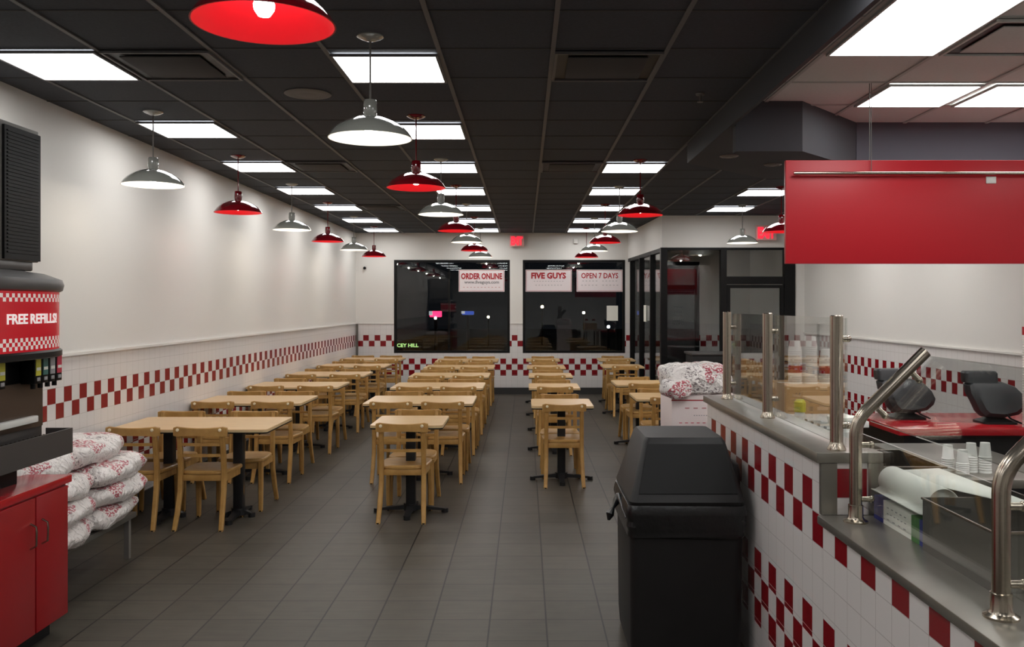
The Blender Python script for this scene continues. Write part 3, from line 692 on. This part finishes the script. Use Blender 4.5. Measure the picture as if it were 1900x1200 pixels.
# band with UVs
bm = bmesh.new(); uvl = bm.loops.layers.uv.new('UVMap'); K = [(-PI/2+PI*k/120) for k in range(121)]; arc = [0]; pts = [dplan(a) for a in K]
for p, q in zip(pts, pts[1:]): arc.append(arc[-1]+math.dist(p, q))
lo = [bm.verts.new((*p, 1.462)) for p in pts]; hi = [bm.verts.new((*p, 1.745)) for p in pts]
for i in range(120):
    f = bm.faces.new((lo[i], lo[i+1], hi[i+1], hi[i]))
    for l, (u, z) in zip(f.loops, ((arc[i], 1.462), (arc[i+1], 1.462), (arc[i+1], 1.745), (arc[i], 1.745))): l[uvl].uv = (u, z)
obj('band', bm, m_band, s)
def arc_at(L):
    for i in range(120):
        if arc[i+1] >= L:
            f = (L-arc[i])/(arc[i+1]-arc[i]); p, q = pts[i], pts[i+1]
            x, y = p[0]+(q[0]-p[0])*f, p[1]+(q[1]-p[1])*f; tx, ty = q[0]-p[0], q[1]-p[1]; n = math.hypot(tx, ty)
            return x, y, ty/n, -tx/n
    return pts[-1][0], pts[-1][1], 0, 1
def s_of_y(y):
    for i in range(120):
        if pts[i][1] <= y <= pts[i+1][1]: return arc[i]
sa, sb = s_of_y(3.93), s_of_y(4.37)
LT_ = sb-sa
for word, u0, u1 in (('FREE', 0, .355), ('REFILLS!', .405, 1)):
    tt = text('lettering', word, .066, (0, 0, 0), None, m_letter, s, bold=.0018, width=LT_*(u1-u0), ext=.001, res=3)
    for v in tt.data.vertices:
        L = sa+LT_*(u0+u1)/2+v.co.x; x, y, nx, ny = arc_at(L); v.co = Vector((x+nx*(.003+v.co.z), y+ny*(.003+v.co.z), 1.617+v.co.y*.95))
obj('lower_rim', drum([(.002, 1.425), (.012, 1.43), (.012, 1.455), (.002, 1.464)]), m_black, s)
obj('top_rim', drum([(.0, 1.745), (.014, 1.752), (.020, 1.78), (.012, 1.805), (-.06, 1.835), (-.16, 1.85)]), m_greyd, s)
obj('neck', B(LW+.05, -2.47, 3.35, 4.44, 1.85, 1.90, bev=.008), m_greyd, s)
obj('ice_maker', B(LW+.05, -2.465, 3.25, 4.479, 1.895, 2.557, bev=.004), m_grey, s)
bm = bmesh.new(); box(bm, -2.466, -2.452, 4.165, 4.475, 1.90, 2.535)
for k in range(34): box(bm, -2.453, -2.447, 4.185, 4.455, 1.93+k*.0175, 1.937+k*.0175)
obj('louvre_grille', bm, m_black, s)
obj('machine_body', B(LW+.05, -2.46, 3.3, 4.505, 1.0, 1.30, bev=.006), m_greyd, s)
obj('valve_head', B(LW+.05, -2.462, 3.4, 4.56, 1.295, 1.445, bev=.006), m_black, s)
obj('splash_panel', B(-2.46, -2.452, 3.35, 4.495, 1.07, 1.30), base('splash_steel', srgb(92, 80, 72), .3, metal=.6), s)
obj('machine_base', B(LW+.05, -2.50, 3.3, 4.35, .803, 1.0), m_black, s)
obj('drip_ledge', B(-2.452, -2.42, 3.35, 4.40, 1.10, 1.132, bev=.005), m_clearpl, s)
bm = bmesh.new(); TX0, TX1, TY0, TY1 = -2.455, -2.32, 3.2, 4.535
box(bm, TX0, TX1, TY0, TY1, .925, .94); box(bm, TX1-.008, TX1, TY0, TY1, .94, 1.052); box(bm, TX0, TX1-.008, TY1-.008, TY1, .94, 1.052); box(bm, TX0, TX1-.008, TY0, TY0+.008, .94, 1.052)
obj('drip_tray', bm, m_greyd, s)
bm = bmesh.new()
for k in range(36): box(bm, TX0+.01, TX1-.01, TY0+.02+k*.036, TY0+.028+k*.036, 1.02, 1.026)
for x in (-2.42, -2.37): box(bm, x, x+.006, TY0+.01, TY1-.01, 1.014, 1.02)
obj('tray_grate', bm, m_steel, s)
for k, (y, mt) in enumerate(((4.525, m_pink), (4.46, m_greyp), (4.395, m_teal), (4.33, m_yellow), (4.03, m_yellow), (3.965, m_pink), (3.90, m_teal), (3.835, m_greyp))):
    bm = bmesh.new(); box(bm, -2.47, -2.385, y-.030, y+.030, 1.295, 1.44, bev=.004); tube(bm, [(-2.41, y, 1.27), (-2.41, y, 1.30)], .012, 10)
    v = obj('valve', bm, m_black, s)
    obj('flavor_label', B(-2.385, -2.382, y-.022, y+.022, 1.335, 1.430), mt, v)
    obj('push_button', B(-2.385, -2.380, y-.014, y+.014, 1.308, 1.326, bev=.002), m_greyp, v)
    obj('flavor_band', B(-2.3822, -2.3810, y-.018, y+.018, 1.36, 1.375), m_paper, v)

# ------------------------------------------------------------------ sacks on bench
t = thing('low_bench', 'low dark bench under the stacked printed sacks', 'bench', (0, 0, 0))
obj('bench_top', B(-3.16, -2.60, 4.64, 5.92, .265, .30, bev=.004), m_steeld, t)
for x in (-3.12, -2.64):
    for y in (4.70, 5.87): obj('leg', B(x-.016, x+.016, y-.016, y+.016, 0, .265), m_grey, t)
def sack_bm(hx, hy, hz, seed, amp=1.0):
    bm = bmesh.new(); bmesh.ops.create_cube(bm, size=2); bmesh.ops.subdivide_edges(bm, edges=bm.edges[:], cuts=22, use_grid_fill=True)
    for v in bm.verts:
        u, q, r = v.co
        # squash to a soft pillow
        x = u*(1-.06*q*q); y = q*(1-.05*u*u); z = r*math.sqrt(max(.10, 1-.55*abs(u)**5-.45*abs(q)**6))
        L = max(abs(u), abs(q), abs(r)); s_ = Vector((u, q, r)); sp = s_.normalized()*L
        k = .30; p = Vector((x*(1-k)+sp.x*k*1.15, y*(1-k)+sp.y*k*1.15, z*(1-k)+sp.z*k*1.3))
        p = Vector((p.x*hx, p.y*hy, p.z*hz))
        n1 = noise.noise_vector(Vector((p.x*6+seed*3.1, p.y*6, p.z*6+seed))); n2 = noise.noise_vector(Vector((p.x*17+seed, p.y*17, p.z*17)))
        r3 = 1-abs(noise.noise(Vector((p.x*11+seed, p.y*4+2*seed, p.z*9))))*2
        n = s_.normalized()
        p += n1*.022*amp+n2*.009*amp+n*r3*.008*amp
        v.co = p
    return bm
def sack(x, y, z, hx, hy, hz, seed, label, rz=0, grp='printed sacks on the low bench'):
    o = obj('printed_sack', sack_bm(hx, hy, hz, seed), m_sack); o.location = (x, y, z); o.rotation_euler = (0, 0, rz)
    tag(o, label, 'sack', grp); return o
sack(-2.83, 5.61, .368, .27, .34, .068, 1, 'white printed sack, bottom layer of the bench pile at the far end', .03)
sack(-2.80, 4.93, .368, .27, .34, .068, 2, 'white printed sack, bottom layer of the bench pile beside the red cabinet', -.02)
sack(-2.80, 5.63, .502, .285, .345, .068, 3, 'white printed sack, second layer of the bench pile at the far end', -.03)
sack(-2.79, 4.94, .502, .28, .34, .068, 4, 'white printed sack, second layer of the bench pile beside the cabinet', .03)
sack(-2.80, 5.63, .636, .285, .345, .068, 5, 'white and red sack, third layer of the bench pile at the far end', .02)
sack(-2.80, 4.93, .636, .28, .34, .068, 6, 'white printed sack, third layer of the bench pile beside the cabinet', -.03)
sack(-2.86, 5.50, .775, .26, .34, .072, 8, 'topmost white and red sack of the bench pile at the far end', .05)
sack(-2.83, 4.82, .770, .27, .32, .068, 9, 'topmost white sack of the bench pile behind the drink machine tray', -.04)

# ------------------------------------------------------------------ trash bin
t = thing('trash_bin', 'tall black trash bin with hooded swing lid against the tiled counter', 'trash bin', (0, 0, 0))
bm = bmesh.new()
loft(bm, [rrect(.515, 1.000, 4.145, 4.72, .05, .0), rrect(.503, 1.013, 4.133, 4.735, .05, .015), rrect(.497, 1.019, 4.128, 4.74, .05, .10), rrect(.492, 1.024, 4.122, 4.747, .045, .60), rrect(.49, 1.027, 4.12, 4.75, .045, .72)]); obj('bin_body', bm, m_blackpl, t)
bm = bmesh.new(); rings = []
for j, (o, z) in enumerate(((.001, .585), (.008, .60), (.006, .625), (.013, .65), (.009, .675), (.016, .70), (.012, .725), (.006, .745), (-.02, .750))):
    r = rrect(.489-o, 1.028+o, 4.119-o, 4.751+o, .05, z, 10)
    rings.append([(x, y, zz+.012*noise.noise(Vector((x*7, y*7, j*.7))) if 0 < j < 8 else zz+(.03*noise.noise(Vector((x*5, y*5, 3))) if j == 0 else 0)) for x, y, zz in r])
loft(bm, rings); lin = obj('bag_liner', bm, m_bag, t)
bm = bmesh.new(); tube(bm, [(.475, 4.50, .72), (.462, 4.48, .685), (.445, 4.46, .66), (.428, 4.45, .63), (.42, 4.44, .60)], [.012, .02, .009, .022, .006], 10)
tube(bm, [(.47, 4.44, .73), (.475, 4.30, .69), (.48, 4.20, .67)], [.01, .007, .004], 8); obj('bag_knot', bm, m_bag, lin)
bm = bmesh.new()
loft(bm, [rrect(.492, 1.027, 4.115, 4.755, .04, .745), rrect(.488, 1.031, 4.108, 4.76, .04, .762), rrect(.500, 1.024, 4.125, 4.755, .035, .79), rrect(.575, .972, 4.27, 4.72, .03, 1.02), rrect(.588, .960, 4.288, 4.705, .03, 1.038)])
obj('lid', bm, m_blackpl, t)
bm = bmesh.new(); loft(bm, [rrect(.94, 1.030, 4.22, 4.62, .03, .765), rrect(.94, 1.036, 4.22, 4.62, .03, .86), rrect(.93, 1.030, 4.235, 4.61, .03, .915), rrect(.93, 1.000, 4.26, 4.59, .03, .935)])
obj('lid_shoulder', bm, m_blackpl, t)
# flap: flat panel on the sloped front of the hood
bm = bmesh.new(); loft(bm, [[(.532, 4.126, .80), (.994, 4.126, .80), (.994, 4.140, .80), (.532, 4.140, .80)], [(.592, 4.258, 1.010), (.956, 4.258, 1.010), (.956, 4.272, 1.010), (.592, 4.272, 1.010)]])
obj('swing_flap', bm, m_flap, t)

# ------------------------------------------------------------------ service counter
UZ = 1.146; LZ = .92; NE = 3.2145; FE = 5.24; XC = 1.08
t = thing('serving_counter', 'white and red tiled serving counter with steel worktops at two heights', 'counter', (0, 0, 0))
obj('tiled_front', B(XC, 1.27, NE, FE-.01, 0, UZ-.039), m_ctr, t, False)
obj('tiled_front', B(XC, 1.27, .9, NE-.002, 0, LZ-.03), m_ctr, t, False)
obj('upper_worktop', B(XC-.022, 1.30, NE-.012, FE+.01, UZ-.039, UZ, bev=.004), m_steel2, t)
obj('lower_worktop', B(XC-.022, 1.66, .9, NE-.013, LZ-.03, LZ, bev=.004), m_steel2, t)
obj('end_panel', B(XC-.004, 1.132, NE-.011, NE-.001, LZ, UZ-.04), m_steel2, t)
obj('end_tiles', B(1.132, 1.245, NE-.008, NE-.001, LZ, UZ-.06), m_end, t, False)
obj('corner_guard', B(XC-.006, XC+.012, NE-.010, NE+.012, LZ, UZ-.04), m_steel2, t)
obj('end_panel', B(1.245, 1.30, NE-.011, NE-.001, LZ, UZ-.04), m_steel2, t)
obj('kitchen_worktop', B(1.30, 1.85, NE, FE-.2, .87, .90), m_steel2, t)
obj('kitchen_base', B(1.31, 1.80, NE+.02, FE-.25, 0, .87), m_steeld, t)
obj('kitchen_base', B(1.28, 1.62, .9, NE-.02, 0, LZ-.031), m_steeld, t)
# upper glass guard
g = thing('glass_guard', 'clear glass guard on three straight steel posts on the upper counter', 'glass guard', (0, 0, UZ))
PY = (3.262, 4.19, 5.03); PXg = 1.15
for y in PY:
    bm = bmesh.new(); tube(bm, [(PXg, y, 0), (PXg, y, .494), (PXg, y, .497)], [.0235, .0235, .020], 20); lathe(bm, [(.034, 0), (.034, .006), (.026, .02), (.0235, .03)], 20, (PXg, y)); obj('post', bm, m_steel, g)
for a, b in zip(PY, PY[1:]):
    obj('glass_panel', B(PXg+.028, PXg+.034, a-.015 if a == PY[0] else a+.005, b-.005, .012, .487), m_guard, g, False)
for y in PY:
    for z in (.09, .41):
        bm = bmesh.new(); tube(bm, [(PXg+.015, y, z), (PXg+.036, y, z)], .012, 12)
        bmesh.ops.create_uvsphere(bm, u_segments=12, v_segments=8, radius=.013, matrix=Matrix.Translation((PXg+.042, y, z))); obj('clamp', bm, m_steel, g)
# lower slanted guard
g = thing('glass_guard', 'angled glass guard on two bent steel posts over the lower counter', 'glass guard', (0, 0, LZ))
for y in (3.10, 2.153):
    P = [(1.16, y, 0), (1.16, y, .30)]
    for k in range(1, 8):
        a = PI/4*k/7*1.06; P.append((1.16+.13*(1-math.cos(a)), y, .30+.13*math.sin(a)))
    lx, lz = P[-1][0], P[-1][2]; P.append((1.405, y, .597))
    bm = bmesh.new(); tube(bm, P, .0215, 20); lathe(bm, [(.042, 0), (.042, .006), (.03, .012), (.0255, .02), (.0255, .06), (.0215, .062)], 24, (1.16, y)); obj('post', bm, m_steel, g)
    for (x, z) in ((1.16, .06+.02), (1.16, .27), (1.225, .41), (1.345, .535)):
        q = .0265 if z < .3 else .0
        bm = bmesh.new(); 
        if z < .3: tube(bm, [(x+.018, y, z), (x+.05, y, z)], .010, 12); bmesh.ops.create_uvsphere(bm, u_segments=12, v_segments=8, radius=.013, matrix=Matrix.Translation((x+.054, y, z)))
        else: tube(bm, [(x+.012, y, z-.012), (x+.034, y, z-.034)], .010, 12); bmesh.ops.create_uvsphere(bm, u_segments=12, v_segments=8, radius=.013, matrix=Matrix.Translation((x+.037, y, z-.037)))
        obj('clamp', bm, m_steel, g)
obj('glass_panel', B(1.192, 1.199, 1.2, 3.13, .05, .305), m_guard, g, False)
bm = bmesh.new(); loft(bm, [[(1.22, 1.2, .352), (1.225, 1.2, .347), (1.442, 1.2, .575), (1.437, 1.2, .58)], [(1.22, 3.13, .352), (1.225, 3.13, .347), (1.442, 3.13, .575), (1.437, 3.13, .58)]]); obj('glass_panel', bm, m_guard, g, False)

# things on the lower counter
t = thing('steel_bin', 'low brushed steel box beside the paper roll on the lower counter', 'steel box', (0, 0, LZ))
bm = bmesh.new(); x0, x1, y0, y1, h = 1.236, 1.50, 2.33, 2.747, .163
box(bm, x0, x0+.003, y0, y1, 0, h); box(bm, x1-.003, x1, y0, y1, 0, h); box(bm, x0+.003, x1-.003, y0, y0+.003, 0, h); box(bm, x0+.003, x1-.003, y1-.003, y1, 0, h); box(bm, x0+.003, x1-.003, y0+.003, y1-.003, 0, .003)
obj('walls', bm, m_steeld, t)
bm = bmesh.new()
for q in ((x0-.004, x0, y0-.004, y1+.004), (x1, x1+.02, y0-.004, y1+.004), (x0, x1, y0-.004, y0), (x0, x1, y1, y1+.004)): box(bm, q[0], q[1], q[2], q[3], h-.006, h)
obj('rim', bm, m_steel, t)
t = thing('wrap_box', 'blue, white and green printed wrap box under the paper roll', 'wrap box', (0, 0, LZ))
obj('box_end', B(1.25, 1.35, 3.085, 3.165, 0, .082), m_blue, t); obj('box_middle', B(1.251, 1.349, 2.86, 3.085, 0, .081), m_paper, t)
obj('box_stripe', B(1.25, 1.35, 2.80, 2.86, 0, .082), m_green, t); obj('box_end', B(1.25, 1.35, 2.752, 2.80, 0, .082), m_blue, t)
RX = Matrix.Rotation(-PI/2, 4, 'Z') @ RF
for k in range(3): text('lettering', ('- - - - -', '- - - - - -', '- - - -')[k], .03, (1.2495, 2.975, .062-.02*k), RX, m_sgrey, t, width=.15, ext=.0004)
t = thing('paper_roll', 'white wrapping paper roll with loose sheet lying on the wrap box', 'paper roll', (1.315, 0, LZ+.083))
bm = bmesh.new(); R = .05; n = 28; prof = []
for k in range(n+1): a = math.radians(205-230*k/n); prof.append((R*math.cos(a), R*1.02+R*math.sin(a)))
prof = [(-.075, .022), (-.062, .020)]+prof
for k, (yy) in enumerate((2.775, 3.165)): pass
A = [bm.verts.new((x, 2.775, z)) for x, z in prof]; Bv = [bm.verts.new((x*1.0, 3.165, z)) for x, z in prof]
for i in range(len(prof)-1): bm.faces.new((A[i], A[i+1], Bv[i+1], Bv[i]))
o = obj('outer_sheet', bm, m_paper, t); md = o.modifiers.new('thick', 'SOLIDIFY'); md.thickness = .003
bm = bmesh.new(); tube(bm, [(0, 2.79, .051), (0, 3.155, .051)], .045, 28); obj('roll_core', bm, m_paper, t)
bm = bmesh.new(); V = [(.030, 3.16, .088), (.042, 2.86, .088), (.14, 2.62, .088), (.19, 2.60, .090), (.165, 3.16, .095)]
pts3 = [bm.verts.new(p) for p in V]; bm.faces.new(pts3); bmesh.ops.triangulate(bm, faces=bm.faces[:])
o = obj('loose_sheet', bm, m_paper, t); md = o.modifiers.new('thick', 'SOLIDIFY'); md.thickness = .002
bm = bmesh.new(); box(bm, 1.43, 1.52, 2.80, 3.15, 0, .16); o = obj('steel_pan', bm, m_steeld); o.location = (0, 0, LZ); tag(o, 'plain steel pan under the loose paper sheet', 'pan')

# kitchen side bits
def open_bin(name, label, cat, x0, x1, y0, y1, z0, h, mat, lip=.012):
    bm = bmesh.new(); q = .004
    box(bm, x0, x0+q, y0, y1, z0, z0+h); box(bm, x1-q, x1, y0, y1, z0, z0+h); box(bm, x0+q, x1-q, y0, y0+q, z0, z0+h); box(bm, x0+q, x1-q, y1-q, y1, z0, z0+h); box(bm, x0+q, x1-q, y0+q, y1-q, z0, z0+q)
    for a in ((x0-lip, x0, y0-lip, y1+lip), (x1, x1+lip, y0-lip, y1+lip), (x0, x1, y0-lip, y0), (x0, x1, y1, y1+lip)): box(bm, a[0], a[1], a[2], a[3], z0+h-.006, z0+h)
    return tag(obj(name, bm, mat, None, False), label, cat)
open_bin('steel_pan', 'deep steel pan behind the raised counter end, next to the paper roll', 'pan', 1.325, 1.56, 3.30, 3.68, .90, .178, m_steel)
def jar(x, y, z, r, h, label, name, cat, lidm, body=m_clearpl, grp=None):
    t = thing(name, label, cat, (x, y, z), 0, grp)
    bm = bmesh.new(); lathe(bm, [(.001, 0), (r*.9, 0), (r, .01), (r, h*.55), (r*.75, h*.75), (r*.6, h*.8), (.001, h*.8)], 20); obj('body', bm, body, t)
    bm = bmesh.new(); lathe(bm, [(.001, h*.8), (r*.8, h*.8), (r*.8, h*.95), (r*.5, h), (.001, h)], 20); obj('lid', bm, lidm, t)
jar(1.375, 4.42, .90, .036, .31, 'white squeeze jar with yellow-green lid behind the glass guard', 'squeeze_jar', 'jar', m_yellow)
for k in range(5):
    y = 4.27-.085*k
    t = thing('condiment_tub', 'small white tub behind the glass guard, %s from the yellow-lidded jar' % ordw[k], 'tub', (1.40+.002*k, y, .90), 0, 'white tubs in a row behind the glass')
    bm = bmesh.new(); lathe(bm, [(.001, 0), (.03, 0), (.036, .22), (.033, .22), (.028, .01), (.001, .01)], 18); obj('tub', bm, m_clearpl, t)
    obj('marker', B(-.046, -.038, -.012, .012, .04, .23, bev=.002), m_grey, t)
t = thing('takeout_tub', 'round white lidded tub behind the small tubs', 'tub', (1.50, 4.18, .90)); bm = bmesh.new(); lathe(bm, [(.001, 0), (.055, 0), (.065, .24), (.001, .24)], 24); obj('tub', bm, m_clearpl, t)
bm = bmesh.new(); lathe(bm, [(.001, .24), (.069, .24), (.069, .255), (.001, .258)], 24); obj('lid', bm, m_paper, t)
def prep_table(label, x0, x1, y0, y1, z, mat):
    t = thing('prep_table', label, 'table', (0, 0, 0)); obj('worktop', B(x0, x1, y0, y1, z-.04, z, bev=.003), mat, t)
    for x in (x0+.04, x1-.04):
        for y in (y0+.04, y1-.04):
            bm = bmesh.new(); tube(bm, [(x, y, 0), (x, y, z-.04)], .02, 10); obj('leg', bm, m_steel, t)
    obj('shelf', B(x0+.03, x1-.03, y0+.03, y1-.03, .28, .30), m_steel2, t)
prep_table('white topped prep table beyond the end of the serving counter', 1.62, 2.22, 5.7, 6.8, .93, m_clearpl)
prep_table('steel prep table with cups in the middle of the kitchen', 1.95, 2.50, 3.95, 5.0, .90, m_steel2)
t = thing('reflection_carton', 'made-up brown carton imitating reflected tables, on the white prep table', 'carton', (2.0, 6.3, .93)); obj('carton_body', B(-.2, .2, -.2, .2, 0, .2), m_reflbrown, t); obj('tape', B(-.2, .2, -.025, .025, .2, .201), m_paper, t)  # made-up carton, its brown stands for tables reflected in the guard glass
def cup_stack(x, y, z, h, r, label, band=True, mat=m_clearpl, grp='stacks of paper cups', bandz=.6):
    t = thing('cup_stack', label, 'cup stack', (x, y, z), 0, grp)
    bm = bmesh.new(); prof = [(.001, 0), (r, 0)]; n = max(2, int(h/.018))
    for k in range(n):
        zz = h*.0+k*(h-.06)/n; prof += [(r, zz+.006), (r*.94, zz+.009)]
    prof += [(r*.92, h-.06), (r*.72, h), (.001, h)]
    lathe(bm, prof, 22); obj('cups', bm, mat, t)
    if band:
        bm = bmesh.new(); b = h*bandz; lathe(bm, [(r*1.003, b), (r*1.02, b+.002), (r*1.02, b+.05), (r*1.003, b+.052)], 22); obj('printed_band', bm, m_sred, t)
cup_stack(1.90, 6.22, 1.13, .30, .048, 'white cup stack with red print, left on the made-up carton', bandz=.25)
cup_stack(2.005, 6.22, 1.13, .33, .052, 'tallest white cup stack, middle of those on the made-up carton', False)
cup_stack(2.12, 6.22, 1.13, .24, .048, 'white cup stack with red print, right on the made-up carton', bandz=.3)
for k, (x, y, h) in enumerate(((2.03, 4.10, .11), (2.09, 4.14, .135), (2.145, 4.12, .14), (2.00, 4.18, .12))):
    cup_stack(x, y, .90, h, .029, 'short clear white cup stack, %s on the steel prep table' % ordw[k], False)
# red service counter with terminals
t = thing('red_counter', 'red topped kitchen service counter carrying two black terminals', 'counter', (0, 0, 0))
obj('countertop', B(2.364, RW-.016, 5.58, 6.40, .855, .90, bev=.005), m_redtop, t); obj('cabinet_body', B(2.42, RW-.02, 5.64, 6.38, .0, .855), m_blackpl, t)
def terminal(x, y, rz, label, sc=1):
    t = thing('sales_terminal', label, 'sales terminal', (x, y, .90), rz, 'black terminals on the red counter')
    bm = bmesh.new(); loft(bm, [rrect(-.11, .11, -.09, .11, .03, 0), rrect(-.11, .11, -.09, .11, .03, .012), rrect(-.06, .06, -.03, .06, .03, .035), rrect(-.045, .045, -.01, .045, .02, .10)]); obj('stand', bm, m_blackpl, t)
    # rounded screen back, leaning, with a taller display block at one shoulder
    bm = bmesh.new(); pr = [(-.10, .045), (.02, .035), (.13, .055), (.185, .095), (.205, .135), (.185, .19), (.14, .24), (.06, .268), (-.15, .268), (-.178, .25), (-.175, .20), (-.15, .14), (-.13, .08)]
    def P(s, y): return [((px*s), y+(pz-.05)*.30, .05+(pz-.05)*s+(1-s)*.10) for px, pz in pr]
    loft(bm, [P(.72, -.085), P(.93, -.06), P(1, -.02), P(1, .015), P(.97, .025)]); obj('screen_back', bm, m_term, t)
    bm = bmesh.new(); loft(bm, [rrect(-.178, .03, .015, .11, .02, .262), rrect(-.185, .035, .02, .115, .025, .28), rrect(-.185, .035, .025, .12, .025, .325), rrect(-.175, .025, .035, .115, .02, .338)]); obj('rear_display', bm, m_term, t)
    bm = bmesh.new(); tube(bm, [(0, -.05, .12), (.05, -.10, .04), (.12, -.10, .01)], .006, 8); obj('cable', bm, m_black, t)
terminal(2.63, 6.10, .04, 'black sales terminal on the red counter, left of the two')
terminal(3.12, 5.86, -.05, 'black sales terminal on the red counter, right of the two')
cup_stack(3.235, 5.66, .90, .67, .045, 'tall cup stack with red print at the right edge on the red counter', bandz=.88)

# menu board with rail
bd = 5.38
t = thing('menu_board', 'long blank red board hanging from the kitchen ceiling', 'board', (0, 0, 0))
obj('panel', B(1.588, RW-.05, bd, bd+.035, 1.9326, 2.5625, bev=.003), m_board, t)
bm = bmesh.new()
for x in (2.104, 3.9): tube(bm, [(x, bd+.017, 2.56), (x, bd+.017, CEIL-.012)], .0025, 6)
obj('hanging_wire', bm, m_steeld, t)
obj('switch_plate', B(2.805, 2.865, bd-.008, bd, 2.42, 2.462, bev=.002), m_clearpl, t)
t = thing('ticket_rail', 'thin steel rail across the top of the red board', 'rail', (0, 0, 0))
bm = bmesh.new(); tube(bm, [(1.625, bd-.035, 2.478), (RW-.06, bd-.035, 2.478)], .010, 12); obj('rail', bm, m_steel, t)
for x in (1.66, 2.35, 3.1, 3.9):
    bm = bmesh.new(); tube(bm, [(x, bd-.035, 2.478), (x, bd, 2.478)], .006, 8); obj('bracket', bm, m_steel, t)
bm = bmesh.new(); tube(bm, [(2.095, bd-.035, 2.48), (2.10, bd-.02, CEIL-.012)], .002, 6); obj('hanging_wire', bm, m_steeld, t)

# cartons with sack behind the counter end
for k in range(4):
    t = thing('white_carton', 'white carton with pink printing, %s of the stack behind the trash bin' % ('bottom', 'second from the floor', 'third from the floor', 'topmost')[k], 'carton', (1.22, 6.28, .268*k), 0, 'stacked cartons by the counter end')
    obj('carton_body', B(-.22, .22, -.26, .24, 0, .266, bev=.003), m_carton, t)
    obj('lid_edge', B(-.222, .222, -.262, -.26, .225, .232), m_sred, t)
    for j, (z, wd, mt) in enumerate(((.175, .26, m_sred), (.125, .14, m_sgrey), (.075, .34, m_pink), (.05, .34, m_pink), (.025, .34, m_pink))):
        text('lettering', '- - - - - - - - -' if j else 'F R E S H' if False else '- - - - -', .03, (.0, -.2608, z), RF, mt, t, width=wd, ext=.0003, bold=.001)
o = sack(1.19, 6.24, 1.168, .22, .25, .095, 12, 'white and red printed sack lying on top of the carton stack', .1, None)
o2 = sack(1.02, 6.00, 1.12, .09, .07, .05, 13, 'crumpled open end of a white sack drooping over the cartons', .4, None)
# black cabinet seen through entry glass
t = thing('waste_cabinet', 'black waste cabinet standing before the glass entry wall', 'waste cabinet', (2.62, 12.6, 0))
obj('cabinet_body', B(-.28, .28, -.28, .28, 0, .98, bev=.01), m_blackpl, t); obj('cabinet_top', B(-.30, .30, -.30, .30, .98, 1.01, bev=.006), m_greyd, t)
obj('push_flap', B(-.20, .20, -.288, -.28, .72, .90, bev=.003), m_black, t)
